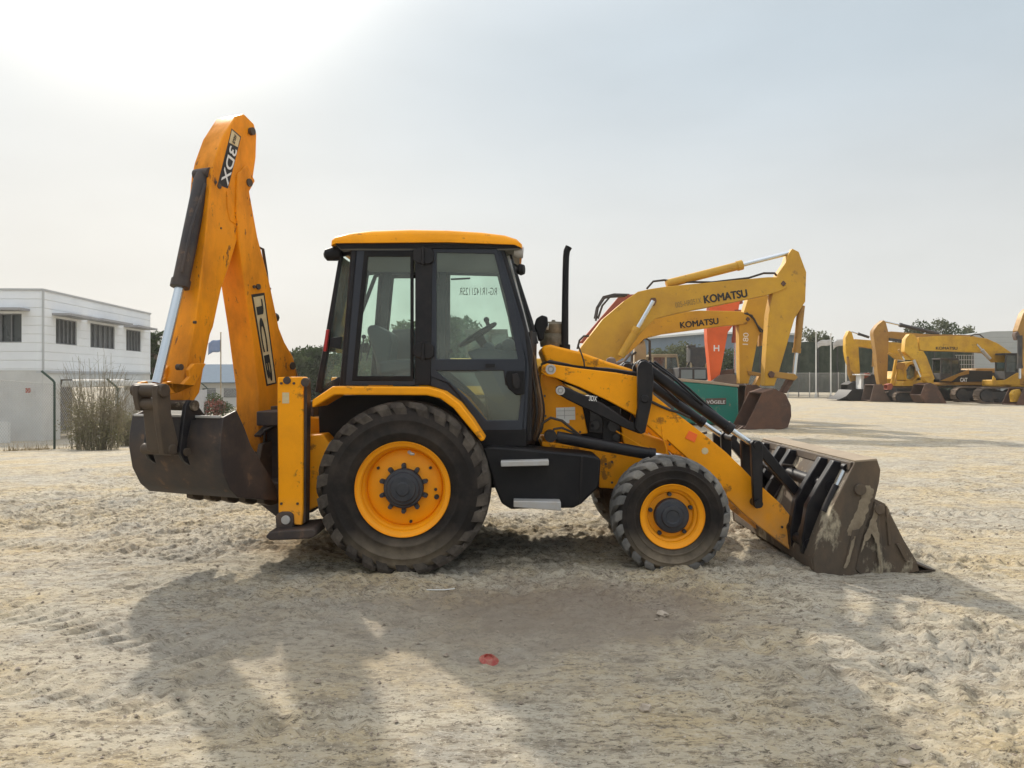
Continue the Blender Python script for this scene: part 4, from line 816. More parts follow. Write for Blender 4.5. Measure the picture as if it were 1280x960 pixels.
# ---- small fittings
text('3DX', zz('RB', [(458, 345)])[0], zz('RB', [(518, 352)])[0], .045, 6.42, M['white'], BL, off=.02)
mb = MB(); mb.prism([(60, 470), (72, 470), (60, 560), (48, 560)], 6.40, 6.44, 6.42, k='R3'); mb.build('tail_lamp', mat('red_lamp', (.35, .01, .01), .3), BL, .004)
def bolts(par, spec, fr, w, r=.011, m_='silver'):
    a_ = Vector((fr.A[0], fr.A[1], 0))
    for k, x, y in spec:
        c = fr.P(zz(k, [(x, y)])[0], w); mb = MB(); mb.tube([c-a_*.008, c+a_*.004], r, 6); mb.build('bolt', M[m_], par, smooth=0)
bolts(leg, [], FM, 6.06)
bolts(BL, [('R2', 668, 262), ('R2', 720, 262), ('R2', 668, 760), ('R2', 735, 760)], FM, 6.058, m_='brownsteel')
bolts(BL, [('R6', 640, 300), ('R6', 760, 330), ('R6', 640, 400), ('R6', 610, 310), ('R7', 150, 370), ('R7', 640, 730), ('R7', 600, 700), ('R7', 640, 770), ('RB', 125, 330), ('RB', 130, 480), ('RB', 390, 600)], FM, 6.48, m_='brownsteel')
# weld seams and edge plates
mb = MB()
for pts in ([(880, 125), (886, 180), (905, 240), (905, 285)], [(660, 150), (800, 235), (900, 300)]): mb.tube([FM.P(p, 6.499) for p in zz('R6', pts)], .006, 6)
mb.sep('weld_seam', M['yellow'], BL)
mb = MB(); mb.tube([FB.P(p, -dw-.002) for p in zz('R1', [(458, 375), (460, 440), (470, 495), (492, 512), (515, 495)])], .005, 6); mb.build('weld_seam', M['arm_yellow'], dpo)
mb = MB()
for o_ in (0, .045, .09): mb.tube([FB.P(p, -bw-.01-o_*.3) for p in zz('R2', [(560+o_*200, 480), (600+o_*260, 440), (640+o_*150, 450), (665, 500+o_*200), (650, 560)])], .013, 8)
mb.sep('boom_hose', M['hose'], BL)
mb = MB()
for o_ in (0, .05, .1): mb.tube([Vector((-1.78, 6.55+o_*2, 1.0+o_)), Vector((-1.95, 6.50+o_*2, 1.18+o_)), Vector((-2.12, 6.52+o_*2, 1.1+o_)), Vector((-2.15, 6.6+o_*2, .9))], .014, 8)
mb.sep('swing_hose', M['hose'], BL)
mb = MB(); mb.prism([(318, 855), (346, 850), (350, 875), (322, 880)], -dw-.004, -dw, -dw, fr=FB, k='R1') if False else mb.prism([(688, 262), (700, 262), (700, 268), (688, 268)], -bw-.004, -bw, -bw, fr=FB, k='R2'); mb.build('warning_sticker', M['cream'], bm_)
mb = MB(); mb.prism([(672, 300), (700, 300), (700, 345), (672, 345)], 6.056, 6.06, 6.06, k='R2'); mb.build('warning_sticker', M['cream'], BL)
# ------------------------------------------------------------------ distant excavators
def part(parent, name, m_, poly, k, Y, th_, wr=None, bev=.015, holes=()):
    mb = MB(); mb.prism(poly, Y, Y+th_, wr if wr else Y, k=k, holes=holes); return mb.build(name, m_, parent, bev)
def ram(parent, k, pts, Y, r, rod=True, m_=None, name='hydraulic_ram', split=.6):
    a, b = (FM.P(zz(k, [p])[0], Y) for p in pts); c = a+(b-a)*split
    mb = MB(); mb.tube([a, c], r, 12); mb.tube([c-(c-a).normalized()*r, c+(c-a).normalized()*r*.3], r*1.18, 12); o = mb.build(name, m_ or M['kyel'], parent, smooth=50)
    if rod: mb = MB(); mb.tube([c, b], r*.55, 10); mb.build('ram_rod', M['chrome'], o)
    return o
def tubes(parent, name, k, Y, lines, r, m_):
    mb = MB()
    for l_ in lines: mb.tube([FM.P(zz(k, [p])[0], Y) for p in l_], r, 6)
    return mb.build(name, m_, parent)
def track(parent, x0, x1, Y, w, h, z0=0):
    "crawler track: stadium loop with grousers, sprockets inside"
    r = h/2; pts = []
    for q in np.linspace(-math.pi/2, math.pi/2, 9): pts.append((x1-r+math.cos(q)*r, z0+r+math.sin(q)*r))
    for q in np.linspace(math.pi/2, 3*math.pi/2, 9): pts.append((x0+r+math.cos(q)*r, z0+r+math.sin(q)*r))
    inner = [(x0+r+(p[0]-x0-r)*.97 if p[0] < x0+r else (x1-r+(p[0]-x1+r)*.86 if p[0] > x1-r else p[0]), z0+r+(p[1]-z0-r)*.84) for p in pts]
    mb = MB(); mb.prism(pts, Y, Y+w, raw=True, holes=[inner])
    L_ = x1-x0-2*r; n = int(L_/.2)
    for i in range(n+1):
        x = x0+r+L_*i/max(n, 1)
        for zc in (z0-.0, z0+h): mb.box(x-.02, x+.02, Y, Y+w, zc-.012, zc+.03)
    for xc, s_ in ((x1-r, 1), (x0+r, -1)):
        for i in range(1, 6):
            q = math.pi*i/6-math.pi/2; mb.tube([Vector((xc+s_*math.cos(q)*(r+.01), Y, z0+r+math.sin(q)*(r+.01))), Vector((xc+s_*math.cos(q)*(r+.01), Y+w, z0+r+math.sin(q)*(r+.01)))], .028, 4)
    o = mb.build('crawler_track', M['track'], parent, smooth=0)
    mb = MB(); mb.box(x0+r*.8, x1-r*.8, Y+.12, Y+w-.05, z0+h*.28, z0+h*.72)
    for xc in (x0+r, x1-r): mb.disc((xc, Y+.06, z0+r), (0, 1, 0), r*.74, w*.7, 18)
    for i in range(7): mb.disc((x0+r*1.6+(x1-x0-3.2*r)*i/6, Y+.05, z0+h*.2), (0, 1, 0), h*.13, w*.8, 12)
    mb.build('track_frame', M['dark'], parent)
    return o
def cabin(parent, Y, x0, x1, z0, z1, w, m_, slant=.25, split=True):
    mb = MB(); out = [(x0, z0), (x1, z0), (x1, z0+(z1-z0)*.35), (x1-slant, z1), (x0+.05, z1)]; t = .09
    hs = [[(x0+t, z0+(z1-z0)*.38), ((x0+x1)/2-t/2, z0+(z1-z0)*.38), ((x0+x1)/2-t/2, z1-t), (x0+t+.03, z1-t)], [((x0+x1)/2+t/2, z0+(z1-z0)*.15), (x1-t, z0+(z1-z0)*.15), (x1-t, z0+(z1-z0)*.36), (x1-slant-t*.6, z1-t), ((x0+x1)/2+t/2, z1-t)]]
    mb.prism(out, Y, Y+.08, raw=True, holes=hs); mb.prism(out, Y+w-.08, Y+w, raw=True, holes=hs); mb.box(x0, x1-slant, Y, Y+w, z1-.05, z1+.06); mb.box(x0, x1, Y, Y+w, z0, z0+(z1-z0)*.14)
    mb.box(x0, x0+.08, Y+.08, Y+w-.08, z0, z0+(z1-z0)*.4)
    o = mb.build('cab', m_, parent, .012)
    mb = MB()
    for h_ in hs:
        mb.prism(h_, Y+.03, Y+.04, raw=True); mb.prism(h_, Y+w-.05, Y+w-.04, raw=True)
    quad(mb, [(x1-.01, Y+.08, z0+(z1-z0)*.35), (x1-slant-.01, Y+.08, z1), (x1-slant-.01, Y+w-.08, z1), (x1-.01, Y+w-.08, z0+(z1-z0)*.35)], .01)
    mb.build('window_glass', M['dglass'], o, smooth=0)
    mb = MB(); xm = x0+(x1-x0)*.35; mb.box(xm-.12, xm+.1, Y+w*.3, Y+w*.7, z0+.3, z0+(z1-z0)*.7); mb.box(xm-.1, xm+.45, Y+w*.3, Y+w*.7, z0+.3, z0+.5); mb.build('seat', M['seat'], o, .03)
    return o
def house(parent, Y, x0, x1, z0, z1, w, m_, nose=1):
    "machinery deck with counterweight at the -nose end"
    mb = MB(); a, b = (x0, x1) if nose > 0 else (x1, x0); d = b-a
    mb.prism([(a, z0), (b, z0), (b, z0+(z1-z0)*.45), (a+d*.72, z0+(z1-z0)*.5), (a+d*.66, z1), (a+d*.06, z1), (a, z0+(z1-z0)*.8)], Y, Y+w, raw=True); o = mb.build('engine_house', m_, parent, .05)
    mb = MB(); mb.box(min(a+d*.1, a+d*.6), max(a+d*.1, a+d*.6), Y-.01, Y, z0+(z1-z0)*.25, z0+(z1-z0)*.75)
    for i in range(8): mb.box(min(a+d*(.12+i*.055), a+d*(.14+i*.055)), max(a+d*(.12+i*.055), a+d*(.14+i*.055)), Y-.02, Y-.01, z0+(z1-z0)*.3, z0+(z1-z0)*.7)
    mb.build('side_vent', M['dark'], o)
    mb = MB(); xc = (x0+x1)/2; mb.tube([(xc, Y+w/2, .75), (xc, Y+w/2, z0)], w*.28, 20); mb.box(xc-.9, xc+.9, Y+.1, Y+w-.1, .45, .75); mb.build('slew_ring', M['dark'], parent)
    return o
def bucket(parent, k, poly, Y, w, m_, teeth=None, tk_=.05):
    "side plates plus wrapped back; poly listed so that its first 2 points are the lip ends of the open mouth"
    mb = MB(); mb.prism(poly, Y, Y+tk_, Y, k=k); mb.prism(poly, Y+w-tk_, Y+w, Y, k=k); mb.strip(poly[1:]+poly[:1], .05, Y+tk_, Y+w-tk_, Y, k=k)
    o = mb.build('bucket', m_, parent, .012)
    if teeth:
        for i in range(5):
            y = Y+.08+i*(w-.3)/4; mb = MB(); mb.prism(teeth, y, y+.12, Y, k=k); mb.build('bucket_tooth', m_, o)
    return o
EG = 'excavators parked in the yard'
# --- 1: large yellow excavator beside the loader
YE = 23.0
E = thing('excavator', 'largest yellow excavator right behind the loader bonnet, its long boom lettered KOMATSU reaching highest', 'excavator', (FM.P((640, 500), YE).x, YE+1.4, 0), EG)
b1 = [(80, 560), (110, 515), (200, 400), (300, 315), (360, 275), (420, 262), (500, 250), (960, 208), (1010, 208), (1045, 228), (1048, 258), (1000, 278), (960, 290), (700, 343), (560, 370), (440, 400), (380, 460), (310, 550), (250, 600), (80, 600)]
bo1 = part(E, 'boom', M['kyel'], b1, 'S2', YE, .55)
s1 = [(1075, 75), (1105, 90), (1140, 185), (1135, 320), (1085, 400), (1012, 650), (992, 710), (948, 710), (950, 620), (966, 380), (985, 280), (1010, 190), (1045, 140), (1058, 100)]
st1 = part(E, 'stick', M['kyel'], s1, 'S2', YE+.05, .42, YE)
ram(E, 'S2', [(490, 240), (1075, 92)], YE+.25, .13, name='stick_ram', split=.59)
ram(E, 'S2', [(1113, 340), (1080, 662)], YE+.25, .11, m_=M['cyel'], name='bucket_ram', split=.66)
ram(E, 'S2', [(280, 575), (430, 318)], YE-.25, .12, name='boom_ram', split=.5)
part(E, 'rocker_link', M['cyel'], [(965, 640), (1085, 655), (1100, 670), (1085, 685), (970, 668)], 'S2', YE+.02, .08, YE); part(E, 'bucket_link', M['rust'], [(1070, 665), (1095, 670), (1052, 745), (1030, 738)], 'S2', YE+.1, .3, YE)
bucket(E, 'S2', [(935, 740), (850, 912), (1010, 914), (1052, 902), (1068, 850), (1066, 800), (1042, 748), (990, 722)], YE-.45, 1.3, M['rust'], [(850, 895), (850, 915), (818, 918)])
part(E, 'boom_pin', M['rust'], [(1018, 238), (1030, 224), (1044, 238), (1030, 252)], 'S2', YE-.03, .6, YE); part(E, 'ram_mount', M['rust'], [(414, 318), (420, 304), (440, 304), (446, 318), (436, 340), (420, 338)], 'S2', YE-.04, .6, YE)
part(E, 'stick_pin', M['rust'], [(960, 655), (975, 640), (992, 652), (985, 672), (968, 672)], 'S2', YE-.02, .5, YE)
text('KOMATSU', zz('S2', [(665, 312)])[0], zz('S2', [(862, 282)])[0], .23, YE, M['ink'], bo1, bold=.055)
text('005-HR051X', zz('S2', [(532, 338)])[0], zz('S2', [(652, 315)])[0], .17, YE, mat('faded_letter_paint', (.22, .14, .04), .7), bo1)
tubes(E, 'boom_hose', 'S2', YE+.2, [[(165, 410), (175, 350), (205, 305), (260, 292), (310, 292)], [(175, 400), (195, 340), (230, 300), (300, 296)], [(400, 262), (430, 228), (480, 222), (540, 230), (700, 232), (870, 212), (940, 190), (990, 190), (1010, 215)], [(1035, 290), (1045, 330), (1070, 352), (1095, 360)], [(80, 540), (90, 500), (110, 480), (135, 480)]], .035, M['hose'])
x_ = FM.P((545, 0), YE).x; x2_ = FM.P((752, 0), YE).x
house(E, YE-1.3, x_, x2_, 1.05, 2.1, 2.9, M['kyel']); cabin(E, YE+.7, x2_-4.2, x2_-2.6, 1.05, 3.0, 1.0, M['dark']); track(E, x_+.1, x2_-.1, YE-1.4, .6, .95); track(E, x_+.1, x2_-.1, YE+1.1, .6, .95)
# --- 2: second yellow excavator just behind
YE = 25.6
E = thing('excavator', 'second yellow excavator with a shorter boom lettered KOMATSU, seen under the largest boom', 'excavator', (FM.P((660, 500), YE).x, YE+1.4, 0), EG)
bo2 = part(E, 'boom', M['kyel'], [(200, 590), (300, 470), (390, 392), (440, 382), (640, 362), (830, 365), (878, 382), (882, 408), (850, 425), (760, 432), (480, 470), (390, 492), (320, 560), (260, 600)], 'S2', YE, .5)
st2 = part(E, 'stick', M['kyel'], [(905, 268), (960, 285), (975, 330), (950, 440), (918, 480), (885, 650), (872, 700), (832, 700), (828, 430), (850, 370), (875, 290)], 'S2', YE+.05, .4, YE)
part(E, 'stick_plate', M['cyel'], [(950, 330), (975, 300), (985, 330), (960, 520), (940, 525)], 'S2', YE+.5, .2, YE)
ram(E, 'S2', [(956, 360), (940, 640)], YE+.2, .1, m_=M['cyel'], name='bucket_ram', split=.55)
part(E, 'rocker_link', M['cyel'], [(865, 640), (935, 652), (942, 668), (870, 660)], 'S2', YE, .1); part(E, 'bucket_link', M['kyel'], [(925, 655), (945, 660), (905, 745), (885, 730)], 'S2', YE+.1, .3)
bucket(E, 'S2', [(860, 705), (830, 905), (900, 910), (985, 900), (985, 800), (950, 735), (910, 705)], YE-.3, 1.2, M['rust'])
part(E, 'boom_pin', M['rust'], [(856, 402), (866, 390), (878, 402), (866, 414)], 'S2', YE-.03, .56, YE)
text('KOMATSU', zz('S2', [(555, 430)])[0], zz('S2', [(730, 410)])[0], .20, YE, M['ink'], bo2, bold=.055)
text('180', zz('S2', [(855, 520)])[0], zz('S2', [(858, 465)])[0], .18, YE+.05, M['white'], st2)
tubes(E, 'stick_hose', 'S2', YE, [[(850, 375), (885, 385), (910, 430), (935, 455), (970, 455)], [(860, 372), (895, 400), (925, 460), (960, 462)]], .03, M['hose'])
x_ = FM.P((600, 0), YE).x; x2_ = FM.P((790, 0), YE).x
house(E, YE-1.2, x_, x2_, 1.0, 2.0, 2.7, M['kyel']); cabin(E, YE+.6, x2_-4.9, x2_-3.4, 1.0, 2.9, .95, M['dark']); track(E, x_+.1, x2_, YE-1.3, .55, .9); track(E, x_+.1, x2_, YE+1.0, .55, .9)
# dark gear and tan hose tower in front of it
mb = MB()
# --- 3: orange excavator behind both
YE = 30.0
E = thing('excavator', 'orange excavator standing behind the yellow booms, its stick bearing a white letter H', 'excavator', (FM.P((640, 500), YE).x, YE+1.2, 0), EG)
part(E, 'boom', M['redor'], [(90, 510), (270, 300), (300, 289), (500, 280), (840, 300), (845, 330), (700, 338), (500, 330), (350, 380), (220, 520)], 'S2', YE, .5)
st3 = part(E, 'stick', M['orange'], [(694, 322), (832, 312), (822, 372), (800, 430), (775, 462), (742, 640), (728, 700), (698, 697), (690, 600), (680, 500), (678, 440)], 'S2', YE-.1, .5)
ram(E, 'S2', [(818, 360), (812, 650)], YE, .17, m_=M['redor'], name='bucket_ram', split=.5)
text('H', zz('S2', [(709, 536)])[0], zz('S2', [(735, 536)])[0], .24, YE-.1, M['white'], st3, off=.02)
bucket(E, 'S2', [(700, 690), (690, 760), (780, 770), (850, 740), (850, 680), (800, 655), (740, 660)], YE-.3, 1.1, M['rust2'])
part(E, 'rocker_link', M['rust'], [(730, 640), (820, 630), (820, 650), (735, 665)], 'S2', YE, .2)
tubes(E, 'boom_hose', 'S2', YE+.3, [[(160, 400), (170, 350), (200, 300), (250, 288), (320, 290)]], .05, M['hose'])
x_ = FM.P((540, 0), YE).x; x2_ = FM.P((735, 0), YE).x
house(E, YE-1.2, x_, x2_, 1.0, 2.0, 2.7, M['orange']); cabin(E, YE+.6, x2_-4.4, x2_-2.9, 1.0, 2.9, .95, M['dark']); track(E, x_+.1, x2_, YE-1.3, .55, .9); track(E, x_+.1, x2_, YE+1.0, .55, .9)
# --- teal paver
YE = 24.6
E = thing('road_paver', 'teal road paver with a rusty name plate, dirt lying along its top', 'road paver', (FM.P((860, 500), YE).x, YE+1, 0))
hu = part(E, 'body', M['teal'], [(430, 680), (560, 688), (700, 700), (822, 716), (826, 880), (790, 890), (430, 880)], 'S2', YE, 2.2, bev=.05)
part(E, 'top_deck', M['dusttop'], [(430, 672), (560, 676), (700, 688), (826, 706), (826, 716), (700, 702), (560, 690), (430, 682)], 'S2', YE-.02, 2.25, YE)
pl_ = part(E, 'name_plate', M['rust2'], [(672, 768), (766, 766), (766, 796), (672, 796)], 'S2', YE-.03, .03, YE)
text('VÖGELE', zz('S2', [(676, 783)])[0], zz('S2', [(762, 783)])[0], .13, YE-.03, M['white'], pl_, off=.02)
x_ = FM.P((820, 0), YE).x; track(E, x_, x_+2.6, YE+.1, .35, .5); track(E, x_, x_+2.6, YE+1.8, .35, .5)
mb = MB(); mb.box(x_+.2, x_+.7, YE+.7, YE+1.3, 1.2, 1.85); mb.tube([(x_+.9, YE+1, 1.2), (x_+1.0, YE+1, 1.75)], .03, 8); mb.build('operator_seat', M['dark'], E, .03)
# --- rusty skip-like hopper, cab, tower further back
YE = 36
E = thing('road_roller', 'grey road roller with a square glazed cab behind the loader arm', 'road roller', (FM.P((828, 500), YE).x, YE+1, 0))
x_ = FM.P((806, 0), YE).x; cabin(E, YE, x_+.3, x_+1.7, 1.3, 2.6, 1.4, M['tan'], .15); mb = MB(); mb.box(x_-.8, x_+1.9, YE, YE+1.5, .7, 1.3); mb.tube([(x_-.2, YE+.5, 1.3), (x_-.2, YE+.5, 2.9)], .05, 8); mb.build('body', M['dark'], E, .04)
mb = MB(); mb.disc((x_+1.6, YE-.1, .62), (0, 1, 0), .62, 1.7, 24); mb.build('drum', M['silver'], E); mb = MB(); mb.disc((x_-.4, YE-.1, .6), (0, 1, 0), .6, .4, 24); mb.disc((x_-.4, YE+1.2, .6), (0, 1, 0), .6, .4, 24); mb.build('wheel', M['rubber'], E)
YE = 38
E = thing('batching_hopper', 'dark steel hopper tower on thin legs left of the orange stick', 'hopper', (FM.P((872, 500), YE).x, YE+1, 0))
x_ = FM.P((863, 0), YE).x; x2_ = FM.P((884, 0), YE).x; zt = at(0, 434, YE).z; zm_ = at(0, 452, YE).z
mb = MB(); mb.prism([(x_, zt), (x2_, zt), (x2_, zm_), (x2_-.25, zm_-.35), (x_+.25, zm_-.35), (x_, zm_)], YE, YE+.9, raw=True); mb.box(x_-.1, x_+.3, YE+.1, YE+.5, zt, zt+.12); mb.build('hopper_bin', M['dark'], E, .03)
for (dx, dy) in ((.05, .05), (.78, .05), (.05, .85), (.78, .85)):
    mb = MB(); mb.tube([(x_+dx, YE+dy, 0), (x_+dx, YE+dy, zm_)], .035, 6); mb.build('leg', M['tan'], E)
mb = MB(); mb.tube([(x_-.5, YE+.4, 1.3), (x_+.1, YE+.4, zm_+.1)], .04, 6); mb.box(x_-.1, x2_+.1, YE, YE+.9, 1.25, 1.33); mb.build('walkway', M['dark'], E)
YE = 34
E = thing('flatbed_truck', 'small dark lorry with a windowed cab parked left of the orange stick', 'truck', (FM.P((858, 500), YE).x, YE+1, 0))
x_ = FM.P((846, 0), YE).x; mb = MB(); mb.box(x_, x_+1.5, YE, YE+1.8, .5, 1.45); mb.box(x_+1.5, x_+3.4, YE, YE+1.8, .8, .95); mb.box(x_+.1, x_+1.4, YE+.05, YE+1.75, 1.45, 2.0); mb.build('body', M['dark'], E, .04)
mb = MB(); mb.box(x_+.2, x_+.7, YE+.03, YE+.06, 1.5, 1.9); mb.box(x_+.8, x_+1.3, YE+.03, YE+.06, 1.5, 1.9); mb.sep('cab_window', M['alu0'], E)
for dx in (.6, 2.8):
    mb = MB(); mb.lathe((x_+dx, YE-.02, .42), [(0, 0), (.2, 0), (.24, .02), (.4, .0), (.42, .1), (.42, .25), (0, .25)], n=20); mb.build('wheel', M['rubber'], E)
YE = 27.5
E = thing('drill_mast', 'tan upright steel mast with hoses behind the loader bellcrank', 'drill mast', (FM.P((797, 500), YE).x, YE+.5, 0))
mb = MB(); mb.prism([(793, 430), (797, 424), (806, 426), (808, 436), (808, 500), (806, 526), (794, 526)], YE, YE+.35); mb.build('mast', M['tan'], E, .02)
tubes(E, 'hose', 'P', YE-.05, [[(800, 428), (806, 422), (812, 426), (813, 470), (812, 520)], [(795, 440), (790, 444), (789, 470), (790, 525)]], .05, M['hose'])
mb = MB(); c_ = FM.P((800, 527), YE); mb.box(c_.x-.6, c_.x+.7, YE-.3, YE+.9, 0, .3); mb.build('base_skid', M['dark'], E, .02)
# dark valve gear poking above the bonnet
YE = 21.5
E = thing('compressor_skid', 'low dark compressor skid with exposed pipework just above the loader bonnet line', 'compressor', (FM.P((765, 500), YE).x, YE+.5, 0))
x_ = FM.P((750, 0), YE).x; x2_ = FM.P((790, 0), YE).x; mb = MB(); mb.box(x_, x2_+1.2, YE, YE+1.0, .12, 1.6); mb.box(x_-.1, x2_+1.3, YE-.05, YE+1.05, 0, .12); mb.build('casing', M['dark'], E, .03)
mb = MB(); mb.lathe((x_+.35, YE+.3, 1.85), [(0, -.3), (.18, -.28), (.2, 0), (.12, .25), (0, .3)], ax=(0, 0, 1), n=12); mb.tube([(x_+.3, YE+.2, 1.9), (x_+.7, YE+.2, 2.0), (x_+.9, YE+.2, 2.25)], .04, 8); mb.box(x_+.65, x_+.95, YE+.1, YE+.4, 1.6, 2.0); mb.tube([(x_+1.1, YE+.2, 1.6), (x_+1.1, YE+.2, 2.0), (x_+1.4, YE+.2, 2.0), (x_+1.5, YE+.2, 1.6)], .05, 8); mb.build('pipework', M['rust2'], E)

# --- right-hand group
YE = 52
E = thing('excavator', 'bright yellow excavator leftmost of the far right group, stick hanging beside a flagpole', 'excavator', (FM.P((1130, 500), YE).x, YE+1.4, 0), EG)
part(E, 'boom', M['byel'], [(265, 300), (500, 318), (760, 345), (850, 380), (830, 470), (560, 415), (420, 380), (290, 362), (262, 345)], 'S6', YE, .5)
part(E, 'stick', M['byel'], [(215, 228), (238, 240), (262, 320), (296, 360), (310, 600), (300, 640), (262, 640), (200, 480), (186, 400), (186, 290)], 'S6', YE-.02, .45)
part(E, 'stick_link', M['cyel'], [(196, 450), (214, 450), (228, 560), (305, 640), (235, 680), (205, 600)], 'S6', YE-.1, .1)
ram(E, 'S6', [(385, 285), (235, 236)], YE+.2, .09, m_=M['dark'], name='stick_ram'); ram(E, 'S6', [(426, 420), (422, 610)], YE-.2, .09, m_=M['cyel'], name='boom_ram')
bucket(E, 'S6', [(205, 690), (210, 780), (330, 800), (360, 740), (310, 680), (260, 660)], YE-.3, 1.2, M['dark'])
x_ = FM.P((1100, 0), YE).x; house(E, YE+.0, x_, x_+4.6, 1.0, 2.0, 2.6, M['byel'], -1); track(E, x_, x_+4.2, YE+.1, .6, .9); track(E, x_, x_+4.2, YE+2.1, .6, .9)
YE = 49
E = thing('excavator', 'ochre excavator with the tallest pointed elbow in the far right group', 'excavator', (FM.P((1200, 500), YE).x, YE+1.4, 0), EG)
part(E, 'boom', M['cyel'], [(515, 240), (580, 235), (900, 260), (1250, 265), (1480, 330), (1500, 420), (1300, 400), (900, 330), (640, 318), (540, 290)], 'S6', YE+.1, .5)
part(E, 'stick', M['cyel'], [(512, 138), (528, 150), (550, 230), (556, 300), (540, 680), (480, 690), (462, 600), (448, 420), (424, 262), (425, 230), (460, 180)], 'S6', YE, .5)
ram(E, 'S6', [(980, 255), (525, 150)], YE+.3, .12, m_=M['dark'], name='stick_ram', split=.72)
part(E, 'ram_guard', M['dark'], [(560, 290), (700, 310), (700, 330), (560, 315)], 'S6', YE-.05, .1)
bucket(E, 'S6', [(430, 690), (395, 830), (560, 842), (570, 830), (520, 750), (500, 690)], YE-.3, 1.3, M['rust2'])
x_ = FM.P((1188, 0), YE).x; house(E, YE-.4, x_, x_+4.3, 1.05, 2.15, 2.8, M['cyel'], -1); track(E, x_+.1, x_+4.2, YE-.4, .6, .95); track(E, x_+.1, x_+4.2, YE+1.8, .6, .95)
# handrail on the deck
mb = MB(); xr = FM.P((1198, 0), YE).x
for i in range(8): mb.tube([(xr+i*.16, YE+.2, 2.1), (xr+i*.16, YE+.2, 3.0)], .018, 4)
for z in (2.4, 2.7, 3.0): mb.tube([(xr-.1, YE+.2, z), (xr+1.2, YE+.2, z)], .018, 4)
mb.build('handrail', M['silver'], E)
cabE = cabin(E, YE-.4, FM.P((1171, 0), YE).x, FM.P((1198, 0), YE).x, 1.25, 2.75, 1.0, M['dark'], .2)
pn = part(E, 'side_panel', M['ink'], [(360, 610), (420, 565), (690, 575), (690, 665), (360, 668)], 'S7', YE-.43, .03)
text('CAT', zz('S7', [(412, 650)])[0], zz('S7', [(475, 650)])[0], .27, YE-.43, M['white'], pn, off=.05)
part(E, 'side_skirt', M['cyel'], [(240, 660), (490, 560), (490, 600), (400, 620), (340, 665)], 'S7', YE-.45, .04)
YE = 46
E = thing('excavator', 'far right yellow excavator with red-brown bucket and long level boom lettered KOMATSU', 'excavator', (FM.P((1262, 500), YE).x, YE+1.4, 0), EG)
bo4 = part(E, 'boom', M['byel'], [(60, 285), (200, 275), (420, 275), (520, 280), (640, 295), (740, 340), (850, 415), (900, 500), (720, 500), (640, 420), (560, 415), (300, 405), (100, 400), (65, 390)], 'S7', YE, .5)
part(E, 'stick', M['byel'], [(735, 255), (775, 262), (800, 300), (815, 400), (850, 400), (880, 450), (950, 640), (900, 690), (860, 640), (800, 500), (750, 460), (690, 410), (700, 300)], 'S6', YE-.05, .45)
part(E, 'stick_plate', M['byel'], [(560, 420), (700, 440), (800, 480), (700, 480), (620, 470)], 'S6', YE+.1, .3)
ram(E, 'S6', [(640, 390), (690, 480)], YE-.15, .07, name='stick_ram', m_=M['cyel']); ram(E, 'S6', [(770, 480), (828, 625)], YE-.15, .08, name='bucket_ram', m_=M['silver'])
part(E, 'bucket_link', M['kyel'], [(800, 612), (905, 600), (915, 620), (815, 632)], 'S6', YE-.15, .1)
ram(E, 'S7', [(670, 470), (555, 345)], YE-.2, .09, name='boom_ram', m_=M['silver'])
bucket(E, 'S7', [(110, 690), (75, 780), (110, 845), (180, 868), (300, 855), (215, 700), (160, 675)], YE-.4, 1.3, M['rust'])
text('KOMATSU', zz('S7', [(205, 378)])[0], zz('S7', [(388, 380)])[0], .17, YE, M['ink'], bo4, bold=.05)
tubes(E, 'boom_hose', 'S7', YE+.2, [[(500, 275), (540, 258), (580, 262), (615, 290)]], .04, M['hose'])
x_ = FM.P((1243, 0), YE).x; cabin(E, YE-.9, x_+.05, x_+1.6, 1.25, 2.95, 1.0, M['dark'], .2); part(E, 'side_skirt', M['byel'], [(695, 640), (700, 615), (720, 640), (720, 655), (800, 650), (900, 590), (1000, 590), (1000, 690), (695, 692)], 'S7', YE-.95, .1, YE-.95)
house(E, YE-.9, x_+.4, x_+5, 1.0, 1.9, 2.8, M['byel'], -1); track(E, FM.P((1211, 0), YE).x, FM.P((1211, 0), YE).x+4.6, YE-1.0, .6, .98); track(E, FM.P((1211, 0), YE).x, FM.P((1211, 0), YE).x+4.6, YE+1.4, .6, .98)
YE = 47.6
E = thing('mini_excavator', 'small yellow excavator with a round-windowed cab in the middle of the far right group', 'excavator', (FM.P((1145, 500), YE).x, YE+.8, 0), EG)
part(E, 'lower_body', M['byel'], [(670, 690), (690, 660), (740, 650), (780, 660), (820, 610), (900, 600), (940, 640), (940, 700), (670, 705)], 'S6', YE, 1.6)
part(E, 'cab', M['byel'], [(690, 650), (680, 560), (720, 500), (780, 490), (830, 500), (870, 560), (850, 640), (780, 665)], 'S6', YE, 1.2, holes=[[(710, 640), (705, 565), (735, 520), (775, 512), (815, 540), (810, 620), (760, 655)]])
mb = MB(); mb.prism([(706, 645), (702, 562), (735, 516), (778, 508), (820, 538), (815, 624), (760, 660)], YE+.5, YE+.6, YE, k='S6'); mb.build('cab_glass', M['dglass'], E)
part(E, 'boom', M['cyel'], [(618, 530), (640, 500), (690, 505), (700, 530), (680, 560), (630, 560)], 'S6', YE-.1, .25); part(E, 'stick', M['kyel'], [(612, 475), (632, 475), (600, 700), (580, 715), (575, 690)], 'S6', YE-.05, .15); part(E, 'stick_guard', M['kyel'], [(640, 520), (650, 530), (610, 690), (600, 690)], 'S6', YE+.1, .12)
part(E, 'boom_brace', M['silver'], [(612, 470), (690, 482), (700, 492), (620, 486)], 'S6', YE, .1)
bucket(E, 'S6', [(545, 690), (545, 735), (580, 735), (595, 700), (580, 680)], YE-.1, .5, M['redor'])
